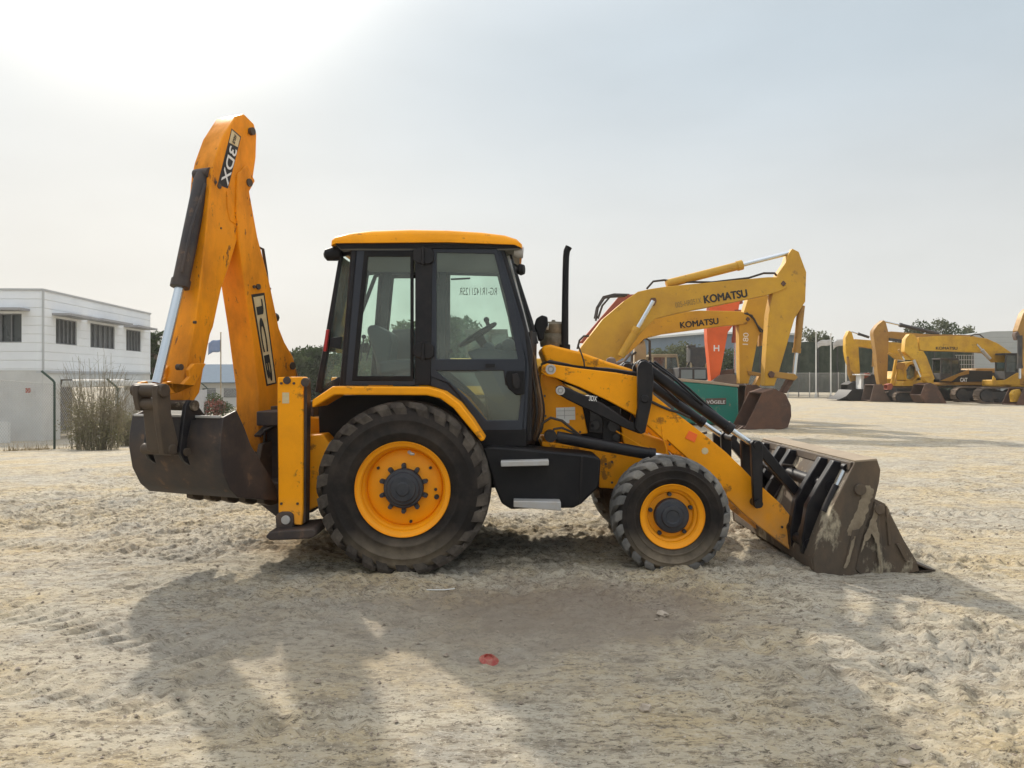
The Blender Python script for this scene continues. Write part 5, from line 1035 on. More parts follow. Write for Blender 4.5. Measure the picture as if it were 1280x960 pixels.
x_ = FM.P((1118, 0), YE).x; track(E, x_, x_+1.9, YE-.1, .4, .65); track(E, x_, x_+1.9, YE+1.3, .4, .65); mb = MB(); mb.box(x_+.3, x_+1.7, YE+.3, YE+1.3, .35, .85); mb.build('undercarriage', M['dark'], E)
YE = 50.5
E = thing('wheel_loader', 'small wheel loader with a wide black bucket lowered beside the flagpoles', 'wheel loader', (FM.P((1085, 500), YE).x, YE+.8, 0))
part(E, 'bucket', M['ink'], [(125, 820), (190, 790), (240, 735), (350, 740), (360, 800), (370, 838), (230, 835), (200, 812)], 'S6', YE-.4, 2.0)
part(E, 'body', M['white'], [(320, 600), (350, 600), (365, 660), (345, 730), (318, 730)], 'S6', YE+.3, .8); part(E, 'bonnet', M['dark'], [(345, 640), (420, 600), (500, 640), (500, 740), (345, 740)], 'S6', YE+.2, 1.2); part(E, 'engine_hatch', M['redor'], [(350, 610), (385, 590), (400, 600), (365, 640), (350, 640)], 'S6', YE+.2, .6); part(E, 'canopy', M['white'], [(310, 600), (400, 605), (400, 612), (310, 610)], 'S6', YE+.1, 1.2)
for dx, dy in ((385, -.1), (385, 1.4), (455, -.1), (455, 1.4)):
    c_ = FM.P(zz('S6', [(dx, 790)])[0], YE); mb = MB(); mb.lathe((c_.x, YE+dy, .42), [(0, .03), (.22, .03), (.24, 0), (.4, 0), (.42, .1), (.42, .28), (0, .3)], n=20); mb.build('wheel', M['rubber_grey'], E)
YE = 43
E = thing('excavator', 'brown-orange excavator cut off by the right picture edge, only stick, ram and bucket showing', 'excavator', (FM.P((1330, 500), YE).x, YE+1, 0), EG)
part(E, 'stick', M['cyel'], [(905, 230), (925, 170), (955, 80), (990, 40), (1060, 60), (1100, 200), (1000, 600), (990, 700), (970, 690), (960, 420), (945, 300)], 'S7', YE, .45)
ram(E, 'S7', [(925, 270), (925, 640)], YE-.15, .13, m_=M['dark'], name='bucket_ram', split=.75)
part(E, 'ram_mount', M['rust2'], [(885, 270), (890, 245), (910, 235), (925, 260), (920, 310), (900, 310)], 'S7', YE-.1, .3)
part(E, 'bucket_link', M['byel'], [(860, 770), (880, 740), (925, 730), (950, 780), (900, 840), (870, 840)], 'S7', YE-.2, .3)
bucket(E, 'S7', [(960, 720), (895, 860), (930, 925), (1000, 950), (1080, 930), (1100, 800), (1040, 720)], YE-.4, 1.3, M['rust'])
part(E, 'boom', M['cyel'], [(1000, 180), (1200, 120), (1700, 260), (1900, 480), (1800, 520), (1600, 360), (1200, 260), (1050, 260)], 'S7', YE, .5)
x_ = FM.P((1345, 0), YE).x; house(E, YE-1, x_, x_+4.6, 1.0, 2.1, 2.8, M['cyel'], -1); cabin(E, YE-1, x_, x_+1.5, 1.1, 3.0, 1.0, M['dark']); track(E, x_, x_+4.6, YE-1.1, .6, .95); track(E, x_, x_+4.6, YE+1.3, .6, .95)

# ------------------------------------------------------------------ buildings
def clad(name, col, pitch, vert=False):
    m_ = mat(name, col, .55, dirt=tuple(c*.75 for c in col), amt=.35, scale=.35); t = m_.node_tree; b = t.nodes['Principled BSDF']; l = t.links.new
    g = N(t, 'ShaderNodeNewGeometry'); sp_ = N(t, 'ShaderNodeSeparateXYZ'); l(g.outputs['Position'], sp_.inputs[0])
    mm = N(t, 'ShaderNodeMath', operation='MULTIPLY'); l(sp_.outputs['X' if vert else 'Z'], mm.inputs[0]); mm.inputs[1].default_value = 1/pitch
    fr_ = N(t, 'ShaderNodeMath', operation='FRACT'); l(mm.outputs[0], fr_.inputs[0])
    r = N(t, 'ShaderNodeMapRange'); l(fr_.outputs[0], r.inputs[0]); r.inputs[1].default_value = .0; r.inputs[2].default_value = .12; r.inputs[3].default_value = 0; r.inputs[4].default_value = 1
    bp = N(t, 'ShaderNodeBump'); bp.inputs['Strength'].default_value = .45; bp.inputs['Distance'].default_value = .06; l(r.outputs[0], bp.inputs['Height']); l(bp.outputs[0], b.inputs['Normal'])
    return m_
M['cladding'] = clad('white_ribbed_cladding', (.80, .83, .86), .38)
M['render'] = mat('grey_white_render', (.60, .60, .575), .85, dirt=(.28, .27, .26), amt=.4, scale=.4)
M['winglass'] = mat('dark_window_glass', (.035, .045, .05), .2, dirt=(.08, .09, .09), amt=.5, scale=.8)
M['alu'] = mat('window_blinds', (.17, .18, .19), .5, dirt=(.10, .10, .11), amt=.5, scale=2)
C0 = Vector((at(53, 0, 33).x, 33)); C1 = Vector((at(188, 0, 45.5).x, 45.5)); U1 = (C1-C0).normalized(); FW = Fr((C0.x, C0.y), (U1.x, U1.y), (-U1.y, U1.x))   # right face; A points left/into the building
GB = -1.3
Bd = thing('office_building', 'two-storey building clad in white ribbed panels at the left edge, with dark first-floor windows', 'building', (C0.x-5, 38, GB))
zt = at(0, 363, 33).z; zc = at(0, 463, 33).z; LEN = (C1-C0).length
th_ = .3
def fwp(k, pts): return [FW.sz(p, 0) for p in zz(k, pts)]
winr = [fwp('S1', q) for q in ([(268, 222), (370, 236), (370, 352), (270, 345)], [(434, 245), (552, 262), (552, 372), (436, 360)], [(606, 275), (678, 284), (678, 384), (606, 376)])]
win = []
for q in winr:
    a = min(p[0] for p in q); b = max(p[0] for p in q); z0 = (q[2][1]+q[3][1])/2; z1 = (q[0][1]+q[1][1])/2; win.append((a, b, z0, z1))
def rect(a, b, z0, z1): return [(a, z0), (b, z0), (b, z1), (a, z1)]
mb = MB(); mb.prism(rect(0, LEN, zc, zt), 0, .25, raw=True, fr=FW, holes=[rect(*w) for w in win])
# left face, square to the right face
FL = Fr((C0.x, C0.y), (-.999, -.04), (-.04, .999))
lw = [FL.sz(p, 0) for p in ((27, 392), (-40, 392), (27, 428))]; la, lb, lz1, lz0 = lw[0][0], lw[1][0], lw[0][1], lw[2][1]
mb.prism(rect(0, 14, zc, zt), 0, .25, raw=True, fr=FL, holes=[rect(la, lb, lz0, lz1)]); mb.prism(rect(.3, LEN-.1, zt-.35, zt-.15), .26, 13, raw=True, fr=FW)
wl = mb.build('upper_wall', M['cladding'], Bd)
mb = MB(); mb.prism(rect(-.03, LEN+.03, zt, zt+.08), -.05, .3, raw=True, fr=FW); mb.prism(rect(-.03, 14, zt, zt+.08), -.05, .3, raw=True, fr=FL); mb.prism(rect(0, LEN, zc-.12, zc), -.03, .25, raw=True, fr=FW)
mb.prism([(-.05, zc), (.08, zc), (.08, zt), (-.05, zt)], -.04, .0, raw=True, fr=FW); mb.build('roof_trim', mat('grey_trim', (.42, .43, .44), .5), Bd)
go = fwp('S1', [(292, 515), (375, 525), (375, 725)]); ga, gb_, gz1 = go[0][0], 9.4, go[0][1]
mb = MB(); mb.prism(rect(0, LEN, GB-.3, zc-.12), .02, .27, raw=True, fr=FW, holes=[rect(ga, gb_, GB-.2, gz1)]); mb.prism(rect(0, 14, GB-.3, zc), .02, .27, raw=True, fr=FL); mb.build('lower_wall', M['render'], Bd)
mb = MB(); mb.prism(rect(ga, gb_, GB-.2, gz1), 3.0, 3.1, raw=True, fr=FW); mb.build('recess_wall', M['dark'], Bd)
for i, w in enumerate(win+['l']):
    f_ = FW; 
    if w == 'l': f_ = FL; w = (la, lb, lz0, lz1)
    a, b, z0, z1 = w; mb = MB(); n = 5; t = .05
    hs = [rect(a+t+(b-a-t)*k_/n, a+(b-a-t)*(k_+1)/n, z0+t, z1-t) for k_ in range(n)]
    mb.prism(rect(a, b, z0, z1), .06, .14, raw=True, fr=f_, holes=hs); o = mb.build('window', M['alu'], Bd)
    mb = MB(); mb.prism(rect(a, b, z0, z1), .15, .17, raw=True, fr=f_); mb.build('pane', M['winglass'] if f_ is FL else M['alu'], o)
    mb = MB(); mb.prism(rect(a-.35, b+.45 if f_ is FW else b, z1+.10, z1+.20), -.75, -.0, raw=True, fr=f_); mb.build('sunshade', mat('sunshade_grey', (.30, .30, .31), .6), o)
aw = fwp('S1', [(310, 562), (400, 522), (560, 560)])
mb = MB(); mb.prism(rect(aw[0][0]-.3, LEN-1.2, zc-.75, zc-.45), -1.6, -.0, raw=True, fr=FW); mb.build('canopy', M['render'], Bd, .05)
mb = MB(); 
for s_ in (4.5, 7.6): mb.prism(rect(s_, s_+.35, GB, zc-.8), -1.5, -1.2, raw=True, fr=FW)
mb.sep('canopy_column', M['white'], Bd)
mb = MB(); c_ = at(36, 488, 32.8); mb.box(c_.x-.08, c_.x+.08, c_.y-.1, c_.y, c_.z-.1, c_.z+.1); mb.build('fire_bell', M['redor'], Bd)
mb = MB(); mb.box(C0.x-13, C0.x-.3, 31.2, 31.35, GB-.3, at(0, 535, 31.2).z+.25); o = mb.build('garden_wall', M['render']); tag(o, 'low pale wall along the foot of the white building', 'wall')
# long pale boundary wall and grey shed seen between the dipper and boom
Bd = thing('storage_shed', 'long shed with a grey-blue roof seen between the dipper and boom', 'building', (at(250, 0, 75).x, 78, -1.2))
a, b = at(185, 0, 75).x, at(352, 0, 75).x; z0, z1, z2 = -1.6, at(0, 479, 75).z, at(0, 460, 75).z
mb = MB(); mb.box(a, b, 75, 84, z0, z1); wls = mb.build('wall', mat('pale_shed_wall', (.50, .49, .46), .8, dirt=(.35, .34, .31), amt=.5, scale=.3), Bd)
mb = MB(); quad(mb, [(a-.3, 74.6, z1), (b+.3, 74.6, z1), (b+.3, 79.5, z2+.35), (a-.3, 79.5, z2+.35)], .1); quad(mb, [(a-.3, 84.4, z1), (b+.3, 84.4, z1), (b+.3, 79.5, z2+.35), (a-.3, 79.5, z2+.35)], .1); mb.build('roof', mat('grey_blue_roof', (.15, .19, .235), .95, spec=.05), Bd)
for i in range(6):
    x = a+1.2+i*2.1; mb = MB(); mb.box(x, x+1.3, 74.93, 75.0, z0+1.2, z0+2.1); mb.build('window', M['winglass'], Bd)
# blue warehouse behind the excavators
Bd = thing('warehouse', 'long blue-grey warehouse behind the trees and excavator booms', 'building', (at(900, 0, 95).x, 100, 0))
a, b = at(772, 0, 95).x, at(1002, 0, 95).x; z1 = at(0, 424, 95).z
mb = MB(); mb.prism([(a, 0), (b, 0), (b, z1+.5), ((a+b)/2, z1+.7), (a, z1-.3)], 95, 120, raw=True); mb.build('wall', clad('blue_grey_sheet', (.155, .20, .25), .6, True), Bd)
mb = MB(); mb.prism([(a-.3, z1-.32), ((a+b)/2, z1+.68), (b+.3, z1+.48), (b+.3, z1+.72), ((a+b)/2, z1+.92), (a-.3, z1-.08)], 94.6, 120.3, raw=True); mb.build('roof_edge', M['render'], Bd)
Bd = thing('warehouse', 'plain pale grey warehouse rising behind the right-hand excavator cabs', 'building', (at(1260, 0, 85).x, 90, 0))
a, b = at(1172, 0, 85).x, at(1360, 0, 85).x; z1 = at(0, 424, 85).z; z2 = at(0, 412, 85).z
mb = MB(); mb.prism([(a, 0), (b, 0), (b, z2), (a+6, z2-.2), (a, z1)], 85, 105, raw=True); mb.build('wall', clad('pale_grey_sheet', (.36, .37, .36), .6), Bd)
mb = MB(); mb.box(a+.6, a+3.6, 84.94, 85, .2, z1-.9); mb.box(a+4.5, a+7, 84.94, 85, .2, 2.4); mb.build('roller_door', M['winglass'], Bd)

# ------------------------------------------------------------------ plants
def leafmat(name, c, c2, tr=.25):
    m_ = bpy.data.materials.new(name); m_.use_nodes = True; t = m_.node_tree; t.nodes.clear(); l = t.links.new
    g = N(t, 'ShaderNodeNewGeometry'); n = N(t, 'ShaderNodeTexNoise'); n.inputs['Scale'].default_value = 1.6; n.inputs['Detail'].default_value = 6; l(g.outputs['Position'], n.inputs['Vector'])
    x = N(t, 'ShaderNodeMix', data_type='RGBA'); r = N(t, 'ShaderNodeMapRange'); l(n.outputs[0], r.inputs[0]); r.inputs[1].default_value = .35; r.inputs[2].default_value = .65; l(r.outputs[0], x.inputs[0]); x.inputs[6].default_value = c+(1,); x.inputs[7].default_value = c2+(1,)
    d = N(t, 'ShaderNodeBsdfDiffuse'); l(x.outputs[2], d.inputs[0]); tl = N(t, 'ShaderNodeBsdfTranslucent'); l(x.outputs[2], tl.inputs[0]); s_ = N(t, 'ShaderNodeMixShader'); s_.inputs[0].default_value = tr; l(d.outputs[0], s_.inputs[1]); l(tl.outputs[0], s_.inputs[2])
    o = N(t, 'ShaderNodeOutputMaterial'); l(s_.outputs[0], o.inputs[0]); return m_
LM = [leafmat('olive_leaves', (.055, .075, .03), (.10, .12, .055)), leafmat('dark_leaves', (.03, .05, .02), (.06, .085, .035)), leafmat('dusty_leaves', (.09, .105, .06), (.15, .155, .09))]
BARK = mat('bark', (.10, .075, .05), .9, dirt=(.16, .13, .1), amt=.5, scale=6, bump=.3)
def leaves(cs, rad, n, size, name, m_, parent, flat=.8):
    "n leaf-sized quads spread through a set of clump centres"
    r = RNG; cs = np.array(cs); k = r.integers(0, len(cs), n); d = r.normal(size=(n, 3)); d /= np.linalg.norm(d, axis=1)[:, None]
    p = cs[k]+d*(r.random((n, 1))**.45)*np.array(rad)[k][:, None]*np.array([1, 1, flat])
    u = r.normal(size=(n, 3)); u /= np.linalg.norm(u, axis=1)[:, None]; v = np.cross(u, r.normal(size=(n, 3))); v /= np.linalg.norm(v, axis=1)[:, None]
    s_ = size*(.6+.8*r.random((n, 1))); q = np.stack([p-u*s_, p-v*s_*.45, p+u*s_, p+v*s_*.45], 1).reshape(-1, 3)
    off = Vector(parent.location); q -= np.array(off)
    me = bpy.data.meshes.new(name); f = np.arange(4*n, dtype=np.int32)
    me.vertices.add(4*n); me.vertices.foreach_set('co', q.astype(np.float32).ravel()); me.loops.add(4*n); me.loops.foreach_set('vertex_index', f); me.polygons.add(n); me.polygons.foreach_set('loop_start', np.arange(0, 4*n, 4, dtype=np.int32)); me.update(); me.validate()
    me.materials.append(m_); o = bpy.data.objects.new(name, me); S.collection.objects.link(o); o.parent = parent; return o
def tree(x, y, h, r, label, lm, name='tree', clumps=16, n=2600, size=.16, trunk=.3, shape='round', group='trees along the yard edge', cat='tree', z0=None):
    z0 = gz(x, y) if z0 is None else z0
    t = thing(name, label, cat, (x, y, z0), group); cs = []; rs = []; mb = MB()
    mb.tube([(x, y, z0-.2), (x+.05*h*random.uniform(-1, 1), y, z0+h*.3), (x+.06*h*random.uniform(-1, 1), y, z0+h*.62), (x, y, z0+h*.88)], [h*.030, h*.022, h*.014, h*.004], 8)
    for i in range(clumps):
        q = random.uniform(0, 6.28); f_ = (i+.5)/clumps; zc_ = z0+h*(trunk+(1-trunk)*f_*.95)
        rr = r*(math.sin(math.pi*min(.97, .12+f_*.86))**.6 if shape == 'round' else (1-.75*f_))*random.uniform(.35, .85)
        c = (x+math.cos(q)*rr, y+math.sin(q)*rr*.9, zc_); cs.append(c); rs.append(r*random.uniform(.25, .48)*(1 if shape == 'round' else 1-.4*f_))
        mb.tube([(x, y, z0+h*(trunk*.7+.45*f_*.9)), ((x+c[0])/2, (y+c[1])/2, (zc_+z0+h*.4)/2+h*.06), c], [h*.010, h*.006, h*.002], 5)
    mb.build('trunk', BARK, t); leaves(cs, rs, n, size, 'crown', lm, t); return t
# left: trees behind the machine (between boom and cab, and seen through the cab)
for i, (px, top, Y, r, lm, lab) in enumerate(((368, 436, 62, 2.0, 0, 'dark green tree just right of the boom foot, leftmost of its row'), (385, 432, 64, 2.1, 1, 'dark green tree between boom and cab, second of its row'), (402, 430, 63, 2.1, 1, 'tall dark green tree touching the rear edge of the cab'), (424, 436, 66, 2.3, 0, 'tree seen through the rear corner glass of the cab'), (478, 405, 52, 2.2, 2, 'pale tree seen through the rear side window above the seat'),
                                         (505, 398, 50, 2.6, 0, 'large tree seen at the right of the rear side window'), (448, 440, 60, 2.2, 0, 'low tree seen through the left of the rear side window'), (572, 392, 46, 2.2, 1, 'tree with sloping crown seen through the left of the door window'), (592, 412, 48, 2.2, 1, 'lower tree seen through the door window behind the steering wheel'), (615, 440, 55, 2.2, 0, 'low tree seen through the door window right of the steering wheel'))):
    p = at(px, top, Y); z0 = gz(p.x, Y); tree(p.x, Y, (p.z-z0)*.93, r*1.15, lab, LM[lm], n=5200, size=.17, trunk=.08, clumps=26)
# palms behind the building
def palm(px, top, Y, lab):
    p = at(px, top, Y); z0 = gz(p.x, Y); t = thing('palm_tree', lab, 'palm', (p.x, Y, z0), 'palms by the building'); mb = MB(); hh = p.z-1.2; mb.tube([(p.x, Y, z0-.2), (p.x+.1, Y, (z0+hh)/2), (p.x, Y, hh)], [.28, .2, .2], 10); mb.build('trunk', BARK, t)
    mb = MB()
    for i in range(34):
        q = random.uniform(0, 6.28); up = random.uniform(-.1, 1.3); L_ = random.uniform(1.6, 2.3); pts = []
        for k in range(7):
            f_ = k/6; r_ = L_*f_*math.cos(up*.7); pts.append(Vector((p.x+math.cos(q)*r_, Y+math.sin(q)*r_, hh+L_*f_*math.sin(up)-1.1*f_*f_*L_*.6)))
        mb.tube(pts, [.03-.004*k for k in range(7)], 4)
        for k in range(1, 7):
            for s_ in (-1, 1):
                for m_ in range(3):
                    a = pts[k-1].lerp(pts[k], m_/3); d = (pts[k]-pts[k-1]).normalized(); sd = d.cross(Vector((0, 0, 1))).normalized()*s_; b = a+sd*.42*(1-.5*k/7)+d*.25+Vector((0, 0, -.12)); mb.add([a, a+d*.05, b], [(0, 1, 2)])
    mb.build('crown', LM[1], t, smooth=0, fix=False)
palm(193, 401, 52, 'date palm standing just right of the white building'); palm(207, 420, 58, 'shorter date palm behind the bucket ram, right of its taller neighbour')
p = at(197, 404, 49); tree(p.x-.3, 49, (p.z-gz(p.x, 49))*.92, 1.0, 'dark green tree just beyond the right end of the white building', LM[1], n=3200, size=.15, trunk=.1, clumps=18)
# dry wispy bush by the fence
def bush(px, by, Y, hpx, wpx, lab):
    p = at(px, by, Y); z0 = gz(p.x, Y); h = hpx/F*Y; w = wpx/F*Y/2; t = thing('dry_bush', lab, 'bush', (p.x, Y, z0)); mb = MB(); cs = []; rs = []
    for i in range(170):
        q = random.uniform(0, 6.28); sp_ = random.random()**.5; hh = h*random.uniform(.5, 1.08)*(1-.25*sp_); a = Vector((p.x+math.cos(q)*w*.62*random.random(), Y+math.sin(q)*w*.5*random.random(), z0-.05)); b = Vector((p.x+math.cos(q)*w*sp_*1.05, Y+math.sin(q)*w*.7*sp_, z0+hh)); m_ = a.lerp(b, .5)+Vector((random.uniform(-.08, .08), 0, .12*h*sp_))
        mb.tube([a, m_, b], [.010, .007, .003], 4, cap=False)
        for k in range(3):
            c = a.lerp(b, random.uniform(.35, .95)); d = c+Vector((random.uniform(-.3, .3), random.uniform(-.2, .2), random.uniform(.1, .4))); mb.tube([c, d], [.004, .002], 3, cap=False)
        if i % 3 == 0: cs.append(tuple(a.lerp(b, random.uniform(.08, .72)))); rs.append(.36)
    mb.build('stems', mat('dry_stems', (.22, .19, .13), .9), t, smooth=0, fix=False); leaves(cs, rs, 5200, .035, 'foliage', leafmat('dry_olive_leaves', (.17, .165, .09), (.24, .215, .14)), t)
bush(120, 560, 23.4, 126, 92, 'wispy half-dry bush growing through the chain-link fence'); bush(166, 552, 27.5, 66, 60, 'lower dry bush behind the backhoe bucket')
p = at(268, 517, 50); t = thing('flowering_bush', 'bush with red flowers seen between dipper and boom', 'bush', (p.x, 50, gz(p.x, 50))); leaves([(p.x+dx, 50, gz(p.x, 50)+.5+abs(dz)) for dx, dz in ((-.6, .3), (0, .9), (.5, .4), (.9, .2), (0, .1))], [.6]*5, 1500, .08, 'foliage', LM[0], t); leaves([(p.x+.1, 49.8, gz(p.x, 50)+.9)], [.8], 450, .09, 'flowers', leafmat('red_flowers', (.22, .06, .045), (.32, .13, .10)), t)['kind'] = 'stuff'
# middle: olive trees in front of the warehouse
for (px, top, Y, r, lm, lab) in ((818, 440, 70, 2.3, 2, 'pale olive tree in front of the blue-grey warehouse, leftmost of its row'), (838, 436, 68, 2.2, 2, 'pale olive tree in front of the blue-grey warehouse, second from left'), (858, 432, 70, 2.6, 2, 'tallest pale olive tree left of the hopper tower'), (884, 437, 71, 2.2, 2, 'olive tree just left of the orange stick'), (915, 440, 72, 2.4, 0, 'darker tree between the orange stick and the second stick'), (945, 432, 70, 2.4, 1, 'dark tree between the two long yellow sticks'), (972, 430, 70, 2.3, 1, 'dark tree directly behind the largest excavator stick'),
                             (1012, 413, 82, 2.3, 2, 'grey-green treetop above the green netting, left of the flagpoles'), (1028, 416, 84, 1.9, 2, 'grey-green treetop above the netting, behind the flags'), (1136, 408, 88, 1.9, 2, 'feathery treetop left of the tall group above the far booms'), (1152, 402, 90, 2.2, 1, 'slim treetop second from left above the far booms'), (1170, 399, 90, 2.6, 2, 'tallest treetop above the far booms'), (1190, 402, 90, 2.4, 1, 'dense treetop right of the tallest one above the far booms'), (1208, 408, 92, 2.2, 2, 'rightmost treetop above the far booms')):
    p = at(px, top, Y); tree(p.x, Y, p.z, r, lab, LM[lm], n=2200, size=.17, trunk=.2, clumps=18)
# dark green screen of netting with hedge behind it
t = thing('green_screen_fence', 'tall fence hung with dark green netting behind the far right excavators', 'fence', (at(1100, 0, 62).x, 62, 0)); mb = MB(); xa, xb = at(925, 0, 62).x, at(1215, 0, 62).x
n = 150; vs = []; fs = []; ztop = at(0, 427, 62).z
for i in range(n+1):
    x = xa+(xb-xa)*i/n; dy = .07*math.sin(i*1.3)+.05*math.sin(i*.37); vs += [(x, 62+dy, .35), (x, 62+dy*.5, ztop-.06*abs(math.sin(i*.22)))]
    if i: fs.append((2*i-2, 2*i, 2*i+1, 2*i-1))
mb.add(vs, fs); mb.build('netting', mat('green_netting', (.028, .040, .026), .95, dirt=(.075, .085, .06), amt=.9, scale=.9, bump=.6, bscale=3, dirt2=(.015, .02, .015), amt2=.6, scale2=1.4), t)
for i in range(13):
    x = xa+(xb-xa)*i/12; mb = MB(); mb.tube([(x, 61.85, 0), (x, 61.85, ztop+.15)], .045, 6); mb.build('post', M['dark'], t)
# low wire gate/fence in front
def chain(pts, hgt, label, post_mat, arm=True, pitch=.10, wire=.004, posts=True, dirn=1, armx=-.45):
    x0, y0 = pts[0]; t = thing('chain_link_fence', label, 'fence', (x0, y0, gz(x0, y0))); mbw = MB(); wp = []
    for i in range(len(pts)-1):
        a = Vector((pts[i][0], pts[i][1])); b = Vector((pts[i+1][0], pts[i+1][1])); L_ = (b-a).length; d = (b-a)/L_; za, zb_ = gz(*a), gz(*b)
        def pt(s_, h_): q = a+d*s_; return Vector((q.x, q.y, za+(zb_-za)*s_/L_+h_))
        k = -hgt
        while k < L_:
            for sg in (1, -1):
                s0, s1 = (k, k+hgt) if sg > 0 else (k+hgt, k); h0, h1 = 0.05, hgt
                # clip to the bay
                def clip(s_a, h_a, s_b, h_b):
                    if s_a < 0: f_ = (0-s_a)/(s_b-s_a); s_a, h_a = 0, h_a+(h_b-h_a)*f_
                    if s_a > L_: f_ = (L_-s_a)/(s_b-s_a); s_a, h_a = L_, h_a+(h_b-h_a)*f_
                    return s_a, h_a
                A_ = clip(s0, h0, s1, h1); B_ = clip(s1, h1, s0, h0)
                if 0 <= A_[0] <= L_ and 0 <= B_[0] <= L_ and abs(A_[1]-B_[1]) > .05 and min(A_[1], B_[1]) > -.01: mbw.tube([pt(*A_), pt(*B_)], wire, 3, cap=False)
            k += pitch
        mbw.tube([pt(0, hgt), pt(L_, hgt)], wire*1.6, 4)
    mbw.build('mesh', M['silver'], t, smooth=0, fix=False)
    for (x, y) in pts:
        z = gz(x, y); mb = MB(); P_ = [(x, y, z-.2), (x, y, z+hgt+.06)]
        if arm: P_ += [(x-.05, y, z+hgt+.13), (x+armx, y, z+hgt+.42)]
        mb.tube(P_, [.038]*len(P_), 8); mb.build('post', post_mat, t)
    return t
dg = mat('dark_green_post', (.02, .045, .03), .5)
def gp(px, Y): return (at(px, 0, Y).x, Y)
chain([(-15.2, 17.2), (-14.75, 20.4), gp(68, 24), gp(147, 28.0), (-15.6, 34.5), (-18.0, 43), gp(259, 52), (-19.5, 58), (-17.0, 62), (-13, 63)], 2.05, 'chain-link fence on dark cranked posts in front of the white building', dg, pitch=.11, wire=.0045, armx=-.40)
chain([gp(930, 58.5), gp(985, 58.5), gp(1012, 58.5), gp(1048, 58.5), gp(1085, 58.5), gp(1125, 58.5), gp(1165, 58.5)], 1.9, 'low grey chain-link fence in front of the green netting', M['silver'], arm=False, pitch=.16, wire=.007)
# flagpoles and flags
def flagpole(px, top, Y, lab, group, base=None, m_=None):
    p = at(px, top, Y); z0 = gz(p.x, Y); t = thing('flagpole', lab, 'flagpole', (p.x, Y, z0), group); mb = MB(); mb.tube([(p.x, Y, z0), (p.x, Y, p.z)], [.055, .04], 10); mb.build('pole', m_ or M['white'], t); mb = MB(); mb.lathe((p.x, Y, p.z), [(0, 0), (.07, .03), (.07, .09), (0, .13)], ax=(0, 0, 1), n=10); mb.build('finial', m_ or M['white'], t); mb = MB(); mb.tube([(p.x, Y, z0), (p.x, Y, z0+.25)], .11, 10); mb.build('base', M['render'], t); return p
def flag(p, w, h, droop, m_, lab, grp=None):
    n = 14; k = 6; mb = MB(); vs = []; fs = []
    for i in range(n+1):
        for j in range(k+1):
            f_ = i/n; g_ = j/k; vs.append((p.x-.04-w*f_, p.y+.10*math.sin(f_*9+g_)*f_, p.z-.12-h*g_-droop*f_*f_-.04*math.sin(f_*7)))
    for i in range(n):
        for j in range(k): a = i*(k+1)+j; fs.append((a, a+1, a+k+2, a+k+1))
    mb.add(vs, fs); o = mb.build('flag', m_, None, fix=False); so_ = o.modifiers.new('thick', 'SOLIDIFY'); so_.thickness = .006; tag(o, lab, 'flag', grp)
wf = mat('white_flag_cloth', (.55, .55, .55), .8, dirt=(.28, .28, .29), amt=.7, scale=3, stretch=(.3, 1, 3)); bf = mat('blue_flag_cloth', (.19, .25, .40), .8, dirt=(.30, .34, .46), amt=.5, scale=2)
p1 = flagpole(1020, 416, 58, 'white flagpole left of the three beside the far excavators, without a flag', 'flagpoles at the yard edge'); p2 = flagpole(1038.5, 418, 58, 'middle white flagpole of the three beside the far excavators', 'flagpoles at the yard edge'); p3 = flagpole(1057.5, 417, 58, 'white flagpole right of the three, touching the first excavator stick', 'flagpoles at the yard edge')
flag(p2+Vector((0, 0, -.25)), 1.0, .45, .25, wf, 'pale flag flying left from the middle flagpole', 'pale flags'); flag(p3+Vector((0, 0, -.25)), .95, .5, .35, wf, 'pale flag flying left from the right-hand flagpole', 'pale flags')
p = flagpole(276, 417, 60, 'thin dark flagpole seen between the dipper and boom', None, m_=M['tan']); flag(p+Vector((0, 0, -.35)), .95, .95, .25, bf, 'blue flag flying between the dipper and boom')

# ------------------------------------------------------------------ litter and stones on the sand
def onground(px, py): 
    Y = F*H/(py-HY); x = (px-CX)/F*Y; return Vector((x, Y, gs(x, Y)))
p = onground(611, 824); mb = MB(); mb.lathe(p, [(.0, .004), (.052, .0), (.056, .006), (.044, .012), (.038, .022), (.030, .025), (.026, .012), (0, .010)], ax=(.15, -.2, 1), n=20); o = mb.build('plastic_cap', mat('red_plastic', (.28, .035, .025), .5, dirt=DUST, amt=.4, scale=30)); tag(o, 'small red plastic cap lying on the sand', 'cap')
p = onground(548, 736); mb = MB(); mb.tube([p+Vector((-.11, .06, .02)), p+Vector((-.105, .0, .014)), p+Vector((-.03, -.01, .016)), p+Vector((.05, .0, .014)), p+Vector((.12, .0, .022))], .004, 6); o = mb.build('wire_offcut', M['white']); tag(o, 'bent white wire offcut on the sand by the rear tyre', 'wire')
def rock(p, r, m_, name, lab=None, cat=None, sq=.6, seed=0):
    rr = random.Random(seed); bm = bmesh.new(); bmesh.ops.create_icosphere(bm, subdivisions=2, radius=r); 
    ph = [rr.uniform(0, 6.28) for _ in range(6)]
    for v in bm.verts:
        d = v.co.normalized(); f_ = 1+.22*math.sin(d.x*4+ph[0])*math.cos(d.y*3+ph[1])+.16*math.sin(d.z*6+ph[2]+d.x*3); v.co = d*r*f_; v.co.z *= sq; v.co.x *= 1.25
    me = bpy.data.meshes.new(name); bm.to_mesh(me); bm.free(); me.materials.append(m_); o = bpy.data.objects.new(name, me); S.collection.objects.link(o); o.location = p+Vector((0, 0, r*sq*.45)); o.rotation_euler = (rr.uniform(-.2, .2), rr.uniform(-.2, .2), rr.uniform(0, 6)); 
    if lab: tag(o, lab, cat)
    return o
